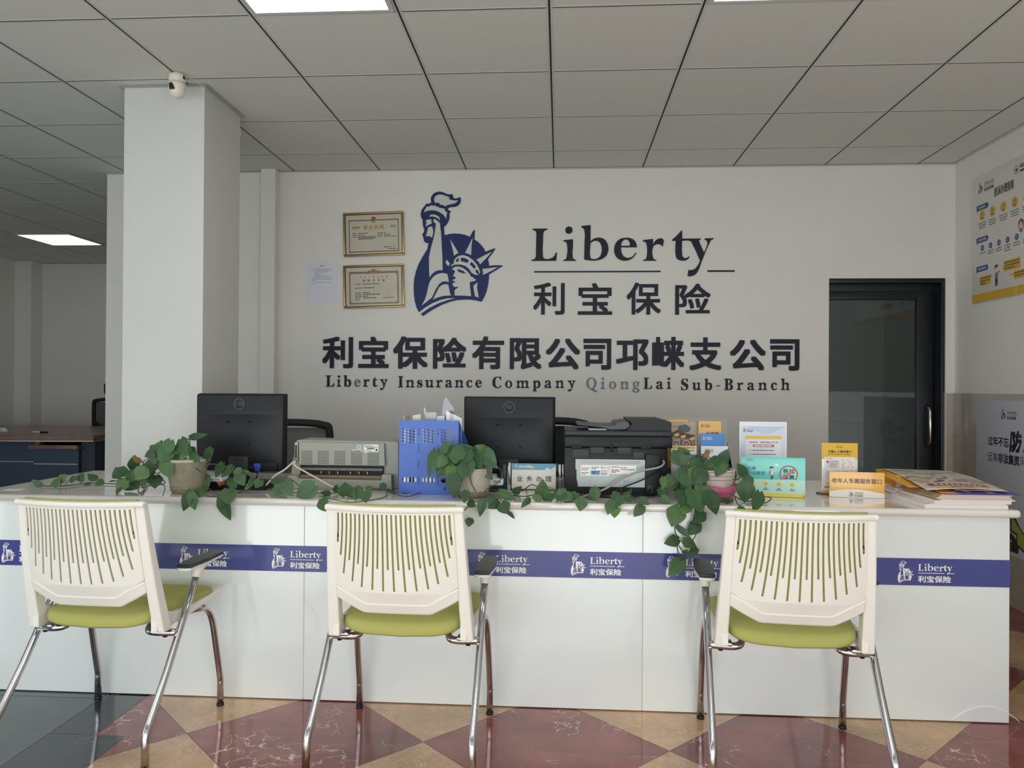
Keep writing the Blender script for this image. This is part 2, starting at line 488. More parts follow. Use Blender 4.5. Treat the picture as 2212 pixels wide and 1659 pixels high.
# serif letters, cap height 70, traced as simple outlines; each entry: (advance, [outlines])
_bowl = [(20,33),(27,37),(32,34),(34,24),(32,10),(27,5),(20,8)]
SER = {
'I': (32,[[(0,0),(32,0),(32,4),(24,7),(24,63),(32,66),(32,70),(0,70),(0,66),(8,63),(8,7),(0,4)]]),
'L': (54,[[(0,0),(50,0),(54,22),(50,22),(42,8),(34,5),(24,5),(24,63),(34,66),(34,70),(0,70),(0,66),(8,63),(8,7),(0,4)]]),
'n': (54,[[(0,42),(20,47),(20,39),(28,45),(36,47),(44,44),(48,36),(48,8),(54,4),(54,0),(30,0),(30,4),(35,8),(35,32),(32,38),(27,38),(20,33),(20,8),(25,4),(25,0),(0,0),(0,4),(6,8),(6,37),(0,39)]]),
'm': (80,[[(0,42),(20,47),(20,39),(28,45),(36,47),(43,44),(46,39),(54,45),(62,47),(70,44),(74,36),(74,8),(80,4),(80,0),(56,0),(56,4),(61,8),(61,32),(58,38),(54,38),(47,33),(47,8),(52,4),(52,0),(29,0),(29,4),(34,8),(34,32),(31,38),(27,38),(20,33),(20,8),(25,4),(25,0),(0,0),(0,4),(6,8),(6,37),(0,39)]]),
'u': (53,[[(0,46),(20,46),(20,14),(22,9),(27,8),(34,13),(34,38),(28,42),(28,46),(48,46),(48,8),(53,5),(53,1),(34,-1),(34,6),(26,1),(18,-1),(10,2),(6,10),(6,38),(0,42)]]),
's': (36,[[(32,46),(32,32),(28,32),(24,40),(18,43),(14,40),(14,36),(20,32),(30,27),(35,20),(34,10),(28,2),(18,-1),(8,2),(5,0),(2,0),(2,16),(6,16),(11,7),(18,3),(22,6),(22,11),(16,15),(6,21),(2,28),(3,38),(9,45),(18,47),(26,44),(29,46)]]),
'a': (46,[[(4,32),(6,42),(14,46),(24,47),(34,44),(38,36),(38,10),(40,6),(45,8),(45,5),(39,-1),(31,-1),(27,5),(20,0),(12,-1),(4,3),(1,10),(4,18),(12,23),(26,28),(26,36),(23,42),(18,42),(16,34),(11,30),(6,30)],[(26,23),(18,19),(14,13),(16,7),(20,6),(26,10)]]),
'c': (41,[[(38,40),(33,44),(24,47),(14,45),(5,36),(2,23),(5,10),(13,1),(23,-1),(33,3),(40,12),(37,14),(30,7),(24,6),(17,12),(15,24),(17,36),(21,42),(26,41),(28,34),(33,30),(38,32)]]),
'e': (43,[[(15,22),(41,22),(40,34),(34,43),(24,47),(13,44),(5,36),(2,23),(5,9),(13,1),(23,-1),(33,3),(41,12),(38,14),(31,8),(25,7),(18,12)],[(15,27),(28,27),(27,38),(23,43),(18,40)]]),
'o': (48,[circ(24,23,22,24,20),circ(24,23,10,19,20)]),
'p': (50,[[(0,42),(20,47),(20,41),(28,46),(36,46),(44,40),(48,28),(47,14),(40,3),(30,-1),(20,2),(20,-14),(26,-17),(26,-21),(0,-21),(0,-17),(6,-14),(6,37),(0,39)],_bowl]),
'b': (50,[[(0,70),(20,72),(20,40),(28,46),(36,46),(44,40),(48,28),(47,14),(40,3),(30,-1),(18,2),(8,-1),(6,3),(6,63),(0,66)],_bowl]),
'h': (54,[[(0,70),(20,72),(20,39),(28,45),(36,47),(44,44),(48,36),(48,8),(54,4),(54,0),(30,0),(30,4),(35,8),(35,32),(32,38),(27,38),(20,33),(20,8),(25,4),(25,0),(0,0),(0,4),(6,8),(6,63),(0,66)]]),
'r': (41,[[(0,42),(20,47),(20,36),(26,44),(33,47),(39,45),(40,38),(36,33),(30,34),(25,36),(20,30),(20,8),(28,4),(28,0),(0,0),(0,4),(6,8),(6,37),(0,39)]]),
't': (34,[[(0,40),(9,46),(17,58),(20,58),(20,46),(32,46),(32,40),(20,40),(20,13),(22,8),(28,8),(32,11),(34,9),(29,2),(20,-1),(11,1),(7,8),(7,40)]]),
'y': (48,[[(0,46),(24,46),(24,42),(19,40),(28,19),(35,38),(29,42),(29,46),(48,46),(48,42),(43,39),(25,-8),(19,-17),(11,-21),(3,-19),(1,-13),(5,-8),(11,-8),(14,-13),(19,-8),(22,0),(6,38),(0,42)]]),
'i': (27,[[(0,42),(20,47),(20,8),(26,4),(26,0),(0,0),(0,4),(6,8),(6,37),(0,39)],circ(13,63,8,8,16)]),
'C': (57,[[(56,70),(56,48),(52,48),(48,60),(38,66),(28,64),(21,52),(20,34),(24,14),(34,5),(44,6),(53,18),(57,17),(54,6),(44,0),(33,-1),(18,3),(6,14),(2,34),(6,54),(16,66),(32,71),(46,69),(52,71)]]),
'Q': (70,[circ(34,35,32,36,24),circ(34,35,18,31,24)]),
'g': (46,[circ(21,30,19,17,20),circ(21,30,8,13,20)]),
'S': (48,[[(43,71),(43,50),(39,50),(34,62),(24,67),(17,63),(16,56),(22,49),(38,40),(46,30),(46,16),(38,4),(24,-1),(12,2),(6,-1),(3,-1),(2,22),(6,22),(13,8),(24,4),(32,8),(33,16),(26,24),(10,33),(3,44),(4,58),(12,68),(24,71),(34,68),(40,71)]]),
'B': (56,[[(0,0),(36,0),(50,5),(55,18),(52,30),(40,37),(50,43),(53,54),(48,65),(35,70),(0,70),(0,66),(8,63),(8,7),(0,4)],[(24,65),(32,64),(37,54),(33,42),(24,40)],[(24,35),(33,34),(39,20),(34,7),(24,5)]]),
'-': (26,[[(0,24),(26,24),(26,29),(0,29)]]),
}
_SERM = {}
def serif(ch, ext=0.0):
    if (ch, ext) not in _SERM:
        vs, fs = shape2d(SER[ch][1], True, ext, 62)
        if ch == 'Q': extra = [[(30,-1),(44,-12),(58,-18),(74,-17),(62,-8),(48,3)]]
        elif ch == 'g': extra = [[(33,40),(46,47),(46,40),(36,36)], [(8,16),(15,15),(15,6),(36,4),(43,-6),(40,-16),(25,-22),(8,-20),(-1,-14),(2,-5),(9,0),(4,6)]]
        else: extra = []
        vs = list(vs); fs = list(fs)
        for e in extra:
            if ch == 'g' and len(e) > 6:
                v2, f2 = shape2d([e, [(12,-3),(30,-4),(33,-9),(28,-15),(18,-16),(9,-12)]], True, ext, 62)
            else:
                v2, f2 = shape2d([e], False, ext)
            n = len(vs); vs += v2; fs += [tuple(i + n for i in f) for f in f2]
        _SERM[(ch, ext)] = (vs, fs)
    return _SERM[(ch, ext)]

# the large "Liberty" wordmark with its joined ty, traced (z down)
LIB = {
'L': [[(132,148),(275,148),(275,158),(248,170),(238,190),(235,250),(233,400),(238,430),(260,440),(300,437),(335,420),(360,378),(370,380),(362,458),(125,458),(125,448),(150,440),(163,425),(166,380),(168,250),(168,190),(160,170),(135,158)]],
'i': [[(427,260),(520,250),(522,300),(520,420),(530,440),(552,450),(552,458),(427,458),(427,450),(450,440),(460,420),(463,300),(455,280),(427,268)], circ(481,163,35)],
'b': [[(598,122),(688,114),(688,270),(720,245),(765,235),(810,245),(845,280),(860,330),(858,370),(840,410),(800,440),(760,452),(700,455),(628,445),(630,300),(630,170),(622,150),(598,132)],[(688,290),(710,272),(740,265),(770,275),(790,305),(797,345),(790,395),(770,425),(735,440),(700,437),(688,425)]],
'e': [[(980,328),(1133,328),(1125,290),(1100,255),(1060,238),(1020,236),(970,248),(930,285),(914,340),(920,390),(945,430),(985,452),(1030,456),(1080,440),(1115,405),(1130,380),(1122,380),(1095,412),(1060,428),(1025,425),(995,400),(982,365)],[(980,313),(1065,313),(1062,280),(1045,258),(1022,250),(998,265),(984,290)]],
'r': [[(1188,258),(1285,246),(1287,300),(1310,262),(1345,243),(1375,245),(1390,262),(1380,322),(1362,305),(1335,298),(1305,305),(1287,325),(1285,420),(1295,440),(1320,450),(1320,457),(1190,457),(1190,450),(1215,440),(1224,420),(1226,310),(1218,280),(1188,268)]],
'ty': [[(1465,255),(1510,215),(1555,165),(1563,170),(1563,243),(1742,243),(1742,252),(1725,262),(1735,290),(1775,378),(1805,300),(1803,270),(1778,250),(1780,243),(1866,240),(1866,248),(1840,262),(1825,290),(1750,470),(1720,550),(1690,590),(1650,605),(1617,605),(1625,545),(1655,545),(1690,530),(1715,500),(1737,455),(1660,290),(1645,268),(1625,262),(1563,264),(1563,380),(1570,415),(1590,430),(1615,425),(1632,412),(1637,418),(1615,445),(1580,455),(1540,450),(1515,435),(1502,405),(1502,264),(1468,264)]]}
LIB_SHIFT = {'L': 0, 'i': -20, 'b': -50, 'e': -70, 'r': -105, 'ty': -180}   # tight setting used on the printed logo
LIB_FLAT = {k: shape2d(v, True) for k, v in LIB.items()}

def put_emblem(P, x0, z0, h, rgb, layer, back=None):
    k = h / (EMB_BOX[3] - EMB_BOX[2])
    def M2(v): return ((v[0] - EMB_BOX[0]) * k + x0, (EMB_BOX[3] - v[1]) * k + z0)
    if back: P.raw(P.pts([M2(v) for v in EMB_SIL[0]], layer), EMB_SIL[1], ink(back)); layer += 1
    P.raw(P.pts([M2(v) for v in EMB[0]], layer), EMB[1], ink(rgb))
def put_logo(P, x0, z0, h, rgb, layer=2, word=None, back=None, cn=True):
    """emblem, wordmark, rule and the four characters below: the printed company logo, h tall"""
    word = word or rgb
    put_emblem(P, x0, z0, h, rgb, layer, back)
    tx = x0 + h * 0.885; k = h * 1.44 / 1500.0
    def M2(v, sh): return ((v[0] + sh - 125) * k + tx, z0 + h * 0.57 - (v[1] - 458) * k)
    for c, (vs, fs) in LIB_FLAT.items():
        P.raw(P.pts([M2(v, LIB_SHIFT[c]) for v in vs], layer), fs, ink(word))
    rz = z0 + h * 0.455
    P.rect(tx, rz, tx + 1100 * k * 1.09, rz + h * 0.025, word, layer)
    P.rect(tx + 1100 * k * 1.27, rz, tx + 1650 * k, rz + h * 0.025, word, layer)
    if cn: P.text('利宝保险', tx, z0 + h * 0.05, h * 0.30, word, layer, 0.022, width=h * 1.44)
# ================================================================== the setting
CEIL = 2.733
BW = 5.14          # back wall plane
XL, XR, YF = -6.62, 2.593, -1.0
wall_paint = mat('wall_paint', (222, 221, 215), 0.75, noise=(3, 0.015), bump=(180, 0.05))
pillar_paint = mat('pillar_paint', (202, 204, 200), 0.75, noise=(3, 0.015), bump=(180, 0.05))
ceil_tile = mat('ceiling_tile', (212, 214, 208), 0.85, noise=(60, 0.02), bump=(400, 0.08))
tee_white = mat('tee_grey', (200, 202, 197), 0.45)
tee_gap = mat('tee_gap', (22, 22, 22), 0.9)

def shell(name, *boxes, m=None):
    b = MB()
    for q in boxes: b.box(*q, m or wall_paint)
    return struct(b.build(name))

# floor: rotated stone tiles, a dark border strip and slate tiles at the left
red = marble('red_marble', (130, 74, 68), (228, 214, 206), 7.5, 0.024, 0.9, 0.30, cell=False)
beige = marble('beige_marble', (180, 146, 110), (214, 190, 154), 26.0, 0.11, 0.62, 0.25)
dark = marble('dark_marble', (52, 58, 62), (188, 190, 188), 4.0, 0.014, 0.7, 0.2, cell=False)
slate = marble('grey_slate', (84, 93, 96), (120, 128, 128), 9.0, 0.03, 0.25, 0.12, cell=False)
grout = mat('grout', (128, 122, 108), 0.8)
fl = MB()
fl.box(XL - 0.1, XR + 0.1, YF - 0.1, 9.1, -0.05, -0.0012, grout)
def clip(poly, ax, val, keep_gt):
    out = []
    for i in range(len(poly)):
        a, b = poly[i - 1], poly[i]
        ia = (a[ax] >= val) == keep_gt; ib = (b[ax] >= val) == keep_gt
        if ia != ib:
            t = (val - a[ax]) / (b[ax] - a[ax])
            out.append((a[0] + (b[0] - a[0]) * t, a[1] + (b[1] - a[1]) * t))
        if ib: out.append(b)
    return out
def tile(poly, m):
    if len(poly) >= 3: fl.raw([(p[0], p[1], 0.0) for p in poly], [tuple(range(len(poly)))], m)
D = 0.8497 / 2 - 0.0012
for i in range(-3, 6):
    for j in range(-5, 8):
        for kind, (cx, cy) in ((red, (-0.893 + 0.8497 * i, 2.609 + 0.8497 * j)), (beige, (-1.318 + 0.8497 * i, 2.609 + 0.42485 + 0.8497 * j))):
            P = [(cx - D, cy), (cx, cy - D), (cx + D, cy), (cx, cy + D)]
            P = clip(clip(clip(P, 0, XR, False), 1, YF, True), 1, BW + 0.1, False)
            tile(clip(clip(P, 1, 2.571, True), 0, -1.63, True), kind)
            tile(clip(clip(P, 1, 2.571, False), 0, -1.52, True), kind)
y = 2.571 - 0.85 * 5
k = 0
while y < 9:
    for (a, b2) in ((y, y + 0.85),):
        x1 = -1.632 if a >= 2.57 else -1.522
        tile([(-1.80, a + 0.001), (x1, a + 0.001), (x1, b2 - 0.001), (-1.80, b2 - 0.001)], dark)
    y += 0.85
for i in range(9):
    for j in range(14):
        x1 = -1.803 - 0.6 * i; y1 = 2.571 - 0.6 * 7 + 0.6 * j + 0.3
        tile([(x1 - 0.597, y1 + 0.0015), (x1, y1 + 0.0015), (x1, y1 + 0.5985), (x1 - 0.597, y1 + 0.5985)], slate)
for j in range(8):
    for i in range(5):
        x1 = -1.80 + 0.9 * i; y1 = 5.25 + 0.6 * j
struct(fl.build('floor', fix=False))

# ceiling and its tee grid
shell('ceiling', (XL - 0.1, XR + 0.1, YF - 0.1, 9.1, CEIL, CEIL + 0.06), m=ceil_tile)
GX = [-0.0515 + 0.6 * i for i in range(-10, 5)]
GY = [2.96 + 0.6 * j for j in range(-7, 10)]
tg = MB()
for x in GX:
    tg.box(x - 0.012, x - 0.004, YF, 8.95, CEIL - 0.0014, CEIL + 0.001, tee_white)
    tg.box(x + 0.004, x + 0.012, YF, 8.95, CEIL - 0.0014, CEIL + 0.001, tee_white)
    tg.box(x - 0.0041, x + 0.0041, YF, 8.95, CEIL - 0.0012, CEIL + 0.001, tee_gap)
for yy in GY:
    for i in range(len(GX) - 1):
        a, b2 = GX[i] + 0.0125, GX[i + 1] - 0.0125
        tg.box(a, b2, yy - 0.0095, yy - 0.003, CEIL - 0.0012, CEIL + 0.001, tee_white)
        tg.box(a, b2, yy + 0.003, yy + 0.0095, CEIL - 0.0012, CEIL + 0.001, tee_white)
        tg.box(a, b2, yy - 0.0031, yy + 0.0031, CEIL - 0.0011, CEIL + 0.001, tee_gap)
struct(tg.build('trim_1'))

# walls
DX0, DX1, DZ = 1.784, 2.535, 1.977
shell('wall_back', (-3.21, DX0, BW, BW + 0.09, 0, CEIL), (DX0, DX1, BW, BW + 0.09, DZ, CEIL), (DX1, XR, BW, BW + 0.09, 0, CEIL))
shell('wall_right', (XR, XR + 0.1, YF, BW + 0.09, 0, CEIL))
shell('wall_left', (XL - 0.1, XL, 2.0, 9.05, 0, CEIL), (XL - 0.1, XL, YF, -0.8, 0, CEIL), (XL - 0.1, XL, -0.8, 2.0, 0, 0.2), (XL - 0.1, XL, -0.8, 2.0, 2.4, CEIL))  # unseen opening added to go with the side fill lamp
shell('wall_office', (XL, -3.11, 8.95, 9.05, 0, CEIL))
shell('wall_partition', (-3.21, -3.11, BW + 0.09, 8.95, 0, CEIL))
shell('wall_front', (XL, XR, YF - 0.1, YF, 2.58, CEIL), (XL, XR, YF - 0.1, YF, 0, 0.12), (XL, -4.3, YF - 0.1, YF, 0.12, 2.58), (XR - 0.15, XR, YF - 0.1, YF, 0.12, 2.58))
shell('pillar', (-2.19, -1.777, 3.645, 4.065, 0, CEIL - 0.002), m=pillar_paint)
b = MB()                               # shadow-gap angle round the pillar head
for q in ((-2.212, -1.755, 3.622, 3.6445), (-2.212, -1.755, 4.0655, 4.088), (-2.212, -2.1905, 3.6445, 4.0655), (-1.7765, -1.755, 3.6445, 4.0655)):
    b.box(*q, CEIL - 0.006, CEIL - 0.0041, mat('angle_trim', (170, 178, 174), 0.5))
struct(b.build('trim_2'))
shell('trim_3', (-2.061, -1.962, 5.06, BW - 0.001, 0, CEIL - 0.002))                       # boxed-in pipe
shell('trim_4', (XL + 0.001, -6.41, 8.75, 8.949, 0, CEIL - 0.002))                         # corner pier of the far office
b = MB()                               # wall angle under the ceiling
for q in ((-3.21, XR - 0.001, BW - 0.018, BW - 0.0005), (XL + 0.001, -3.22, 8.93, 8.9495)):
    b.box(*q, CEIL - 0.0075, CEIL - 0.0041, tee_white)
b.box(XR - 0.018, XR - 0.0005, YF + 0.001, BW - 0.02, CEIL - 0.0075, CEIL - 0.0041, tee_white)
struct(b.build('trim_5'))
# tiled dado on the right wall
dado_t = mat('dado_tile', (170, 161, 147), 0.16, noise=(7, 0.05), coat=0.3)
dado_g = mat('dado_grout', (196, 190, 180), 0.7)
b = MB()
b.box(XR - 0.008, XR - 0.0005, YF, BW - 0.0005, 0.0, 1.218, dado_g)
zz = 1.218
rows = []
while zz > 0.02:
    rows.append((max(0.001, zz - 0.276), zz)); zz -= 0.279
for (z0, z1) in rows:
    yy = BW - 0.001 - 0.17
    b.box(XR - 0.0115, XR - 0.004, yy + 0.0015, BW - 0.001, z0, z1, dado_t)
    while yy > YF:
        b.box(XR - 0.0115, XR - 0.004, max(YF, yy - 0.4005), yy - 0.0015, z0, z1, dado_t); yy -= 0.402
b.box(DX1 + 0.002, XR - 0.012, BW - 0.008, BW - 0.0005, 0.001, 1.218, dado_t)
struct(b.build('trim_6'))
shell('trim_7', (DX1 - 0.003, DX1 + 0.002, BW - 0.0105, BW + 0.02, 0.0, 1.2225), m=mat('tile_edge', (222, 220, 214), 0.4))

# sliding glass door standing just behind the wall
alu = mat('dark_aluminium', (30, 34, 38), 0.35, 0.2)
smoke = clear('smoked_glass', (0.47, 0.51, 0.50), 0.03, 0.02)
d = thing('door_1', 'dark framed smoked glass door at the right end of the back wall', 'door', (DX0, BW + 0.1, 0))
d['kind'] = 'structure'
b = MB()
W = DX1 - DX0
b.box(-0.25, W + 0.02, 0.0, 0.05, DZ - 0.075, DZ + 0.02, alu, 0.004)
b.box(W - 0.022, W + 0.03, -0.09, 0.05, 0, DZ - 0.002, alu, 0.004)
b.box(-0.02, W - 0.022, -0.09, 0.0, DZ - 0.028, DZ - 0.001, alu, 0.003)
b.build('door_frame', d)
b = MB()
b.box(W - 0.135, W - 0.026, 0.004, 0.044, 0.02, DZ - 0.08, alu, 0.005)
b.box(-0.24, -0.15, 0.004, 0.044, 0.02, DZ - 0.08, alu, 0.005)
b.box(-0.15, W - 0.135, 0.004, 0.044, 0.02, 0.14, alu, 0.004)
b.box(-0.15, W - 0.135, 0.004, 0.044, DZ - 0.13, DZ - 0.08, alu, 0.004)
lf = b.build('door_leaf', d)
b = MB(); b.box(-0.15, W - 0.135, 0.02, 0.026, 0.14, DZ - 0.13, smoke); b.build('glass_pane', lf)
b = MB()
hz = [0.855, 0.875, 0.90, 1.0, 1.09, 1.115, 1.135]
hp = [(W - 0.068, 0.004 if i in (0, 6) else (-0.028 if i in (1, 5) else -0.042), z) for i, z in enumerate(hz)]
b.tube(hp, 0.0115, mat('satin_steel', (205, 198, 186), 0.22, 1.0), 12)
b.build('door_handle', lf)
# the dim room behind the glass
dk = mat('storeroom_paint', (205, 210, 206), 0.8)
b = MB()
b.box(1.4, 3.0, 7.2, 7.25, 0, CEIL, dk); b.box(1.35, 1.4, BW + 0.16, 7.2, 0, CEIL, dk); b.box(3.0, 3.05, BW + 0.16, 7.2, 0, CEIL, dk)
b.box(2.0, 2.12, 6.9, 7.2, 0, CEIL, dk)
struct(b.build('wall_storeroom'))

# ceiling light panels; the row above the camera is added fill, out of view
lamp_frame = mat('lamp_frame', (196, 200, 200), 0.4)
for (x, y0, lab) in ((GX[8], 2.36, 'square white ceiling light panel left of centre above the counter'),
                     (GX[11], 2.36, 'square white ceiling light panel right of centre above the counter'),
                     (GX[8], -0.04, 'added unseen square white ceiling light panel over the waiting area, left one'),
                     (GX[11], -0.04, 'added unseen square white ceiling light panel over the waiting area, right one'),
                     (GX[4], -0.04, 'added unseen square white ceiling light panel over the grey floor at the far left'),
                     (GX[1], 7.16, 'square white ceiling light panel in the dim office at far left')):
    t = thing('ceiling_light', lab, 'ceiling light', (x + 0.3, y0 + 0.3, CEIL), group='ceiling light panels')
    b = MB()
    for q in ((-0.287, 0.287, -0.287, -0.268), (-0.287, 0.287, 0.268, 0.287), (-0.287, -0.268, -0.268, 0.268), (0.268, 0.287, -0.268, 0.268)):
        b.box(*q, -0.009, -0.0005, lamp_frame)
    b.build('frame', t)
    b = MB(); b.box(-0.268, 0.268, -0.268, 0.268, -0.006, -0.001, glow('lamp_diffuser_dim', (0.92, 1.0, 1.0), 3.5) if y0 > 5 else glow('lamp_diffuser', (1.0, 1.0, 0.99), 6.5)); b.build('diffuser', t)

# ================================================================== reception counter
WT = 0.7975        # worktop height
CF_Y = 2.916       # front panel plane
glass_white = mat('white_glass', (226, 233, 231), 0.12, coat=0.6)
stone_white = mat('white_stone', (228, 224, 217), 0.06, noise=(5, 0.03), spec=0.6, coat=0.7)
seam = mat('seam_beige', (196, 178, 150), 0.6)
inner = mat('counter_inner', (90, 88, 84), 0.7)
ct = thing('reception_counter', 'long white glass fronted reception counter with a blue logo band', 'counter', (0, CF_Y, 0))
PX = [-2.352, -1.002, 0.321, 1.673]
for i in range(3):
    b = MB(); b.box(PX[i] + 0.0012, PX[i + 1] - 0.0012, 0.0, 0.016, 0.004, WT - 0.0305, glass_white, 0.0012)
    b.build('front_panel', ct)
b = MB()
b.box(-2.35, 1.655, 0.0165, 0.034, 0.002, WT - 0.0305, seam)
b.box(-2.35, -2.332, 0.034, 0.80, 0.002, WT - 0.0305, glass_white)
b.box(-2.0, 1.6, 0.40, 0.42, 0.002, WT - 0.04, inner)
b.build('carcass', ct)
for x in PX[1:3]:
    b = MB(); b.box(x - 0.0011, x + 0.0011, 0.0012, 0.0165, 0.005, WT - 0.031, seam); b.build('joint_strip', ct)
b = MB(); b.box(1.656, 1.673, 0.0165, 0.80, 0.004, WT - 0.0305, glass_white, 0.001); b.build('end_panel', ct)
# torn strip of clear tape at the foot of the right panel
b = MB()
arc = [(1.47 + 0.24 * t, -0.0012, 0.008 + 0.055 * sin(pi * t) ** 0.8) for t in [i / 14 for i in range(15)]]
b.tube(arc, 0.0013, mat('loose_film', (240, 240, 236), 0.3), 6)
b.build('peeling_film', ct)
band_blue = mat('band_blue', (66, 74, 138), 0.22, coat=0.3)
b = MB(); b.box(-2.352, 1.6735, -0.0012, -0.0002, 0.507, 0.6085, band_blue)
bd = b.build('logo_band', ct)
for x in (-2.250, -1.880, -1.507, -1.132, -0.70, -0.318, 0.046, 0.408, 0.775, 1.268):
    P = Print(-0.0013, 0.0003)
    put_logo(P, x, 0.515, 0.083, (238, 238, 234), 1)
    P.build('logo_print', bd, fix=False)
# worktop: a slab of its own with a rounded nose, cut round the pillar
wt = MB()
bm = bmesh.new()
out = [(-2.395, 2.885), (1.683, 2.885)]
out += [(1.683 + 0.018 * sin(R(a)), 2.903 - 0.018 * cos(R(a))) for a in (30, 60, 90)]
out += [(1.701, 3.74), (-1.774, 3.74), (-1.774, 3.642), (-2.193, 3.642), (-2.193, 3.74), (-2.395, 3.74)]
vs = [bm.verts.new((p[0], p[1], WT - 0.03)) for p in out]
f = bm.faces.new(vs)
r = bmesh.ops.extrude_face_region(bm, geom=[f])
for e in r['geom']:
    if isinstance(e, bmesh.types.BMVert): e.co.z = WT
bmesh.ops.recalc_face_normals(bm, faces=bm.faces)
ed = [e for e in bm.edges if abs(e.verts[0].co.z - e.verts[1].co.z) < 1e-6]
bmesh.ops.bevel(bm, geom=ed, offset=0.0125, segments=5, profile=0.5, affect='EDGES')
wt.addbm(bm, stone_white, False)
o = wt.build('worktop')
for p in o.data.polygons: p.use_smooth = abs(p.normal.z) < 0.99 and p.area < 0.2
tag(o, 'long white polished stone worktop with rounded edge on the reception counter', 'worktop')

# ================================================================== lettering and emblem on the back wall
SG = BW - 0.0005
ltr = mat('slate_letter', (32, 36, 48), 0.5, spec=0.25)
ltr_pale = mat('pale_letter', (98, 101, 108), 0.35)  # paler grey for a few letters of the English row
def wall_letter(root, vs, fs, box, m, flip=False, th=0.006):
    """solid letter fitted into the pixel box (u0, v0, u1, v1) on the wall plane"""
    a = aty(box[0], box[3], SG - th); c = aty(box[2], box[1], SG - th)
    x0, x1, y0, y1 = bbox2(vs)
    out = []
    for v in vs:
        X = a.x + (v[0] - x0) / (x1 - x0) * (c.x - a.x)
        t = (v[1] - y0) / (y1 - y0)
        if flip: t = 1 - t
        out.append((X - root.location.x, (SG - th * (0.9 + 0.1 * v[2]) if v[2] > 0 else SG - 0.0003 * abs(v[2])) - root.location.y, a.z + t * (c.z - a.z) - root.location.z))
    b = MB(); b.raw(out, fs, m); return b.build('letter', root)

em = thing('wall_emblem', 'large blue torch and crowned head emblem mounted on the back wall', 'emblem', tuple(aty(965, 680, SG)))
def emb_pt(v):
    return aty(840 + v[0] * 300 / 1659, 400 + v[1] * 300 / 1659, SG)
for nm, polys, m, d0, d1 in (('emblem_backing', [EMB_OUT], mat('emblem_grey', (205, 207, 196), 0.4), 0.004, 0.0005), ('emblem_relief', [EMB_OUT] + EMB_HOLES + EMB_ISLES, mat('emblem_blue', (32, 49, 98), 0.5, spec=0.25), 0.008, 0.0042)):
    vs, fs = shape2d(polys, False, 1.0)
    b = MB(); pts = []
    for v in vs:
        p = emb_pt(v); pts.append((p.x - em.location.x, SG - (d0 if v[2] > 0 else d1) - em.location.y, p.z - em.location.z))
    b.raw(pts, fs, m); b.build(nm, em)

s = 500 / 2212
t = thing('wall_lettering', 'large dark serif Liberty wordmark with a broken underline on the back wall', 'lettering', tuple(aty(1360, 580, SG)))
for k, polys in LIB.items():
    vs, fs = shape2d(polys, True, 1.0)
    x0, x1, y0, y1 = bbox2(vs)
    wall_letter(t, vs, fs, (1120 + x0 * s, 460 + y0 * s, 1120 + x1 * s, 460 + y1 * s), ltr, True)
for (x0, y0, x1, y1) in ((150, 549, 1358, 566), (1807, 544, 2066, 560)):
    vs, fs = shape2d([[(0, 0), (1, 0), (1, 1), (0, 1)]], False, 1.0)
    wall_letter(t, vs, fs, (1120 + x0 * s, 460 + y0 * s + 0.6, 1120 + x1 * s, 460 + y1 * s + 0.6), ltr, True).name = 'underline'
t = thing('wall_lettering', 'four dark Chinese characters below the Liberty wordmark on the back wall', 'lettering', tuple(aty(1344, 680, SG)))
for ch, bx in zip('利宝保险', ((140, 665, 442, 972), (567, 670, 897, 973), (1032, 665, 1362, 972), (1497, 675, 1837, 973))):
    vs, fs = text2d(ch, 0.017, 1.0)
    wall_letter(t, vs, fs, (1120 + bx[0] * s, 460 + bx[1] * s, 1120 + bx[2] * s, 460 + bx[3] * s), ltr)
t = thing('wall_lettering', 'long row of thirteen bold dark Chinese characters on the back wall', 'lettering', tuple(aty(1212, 800, SG)))
s = 560 / 2212
big = [('利', 62, 68, 326, 337, 680), ('宝', 370, 68, 630, 335, 680), ('保', 666, 65, 965, 342, 680), ('险', 1007, 76, 1294, 342, 680), ('有', 1340, 65, 1615, 345, 680), ('限', 1663, 80, 1937, 346, 680),
       ('公', 1968, 84, 2266, 347, 680), ('司', 158, 86, 397, 350, 1220), ('邛', 437, 90, 717, 352, 1220), ('崃', 745, 70, 1022, 352, 1220), ('支', 1062, 74, 1340, 354, 1220), ('公', 1407, 94, 1718, 356, 1220), ('司', 1752, 90, 2003, 358, 1220)]
for ch, x0, y0, x1, y1, ox in big:
    vs, fs = text2d(ch, 0.028, 1.0)
    wall_letter(t, vs, fs, (ox + x0 * s, 710 + y0 * s, ox + x1 * s, 710 + y1 * s), ltr)
t = thing('wall_lettering', 'bottom row of small dark serif English lettering on the back wall', 'lettering', tuple(aty(1205, 845, SG)))
words = [('Liberty', 703.5, 837, 835.3), ('Insurance', 859.8, 1041, 836.8), ('Company', 1062.8, 1243, 838), ('QiongLai', 1265.6, 1450, 840), ('Sub-Branch', 1470.6, 1706, 842.5)]
for wd, u0, u1, vb in words:
    pxk = 24.3 / 70
    tot = sum(SER[c][0] for c in wd) * pxk
    gap = (u1 - u0 - tot) / (len(wd) - 1)
    u = u0
    for i, c in enumerate(wd):
        vs, fs = serif(c, 1.0)
        x0, x1, y0, y1 = bbox2(vs)
        paler = (wd == 'QiongLai' and i < 5) or (wd == 'Liberty' and i == 3)
        wall_letter(t, vs, fs, (u + x0 * pxk, vb - y1 * pxk, u + x1 * pxk, vb - y0 * pxk), ltr_pale if paler else ltr, th=0.005)
        u += SER[c][0] * pxk + gap
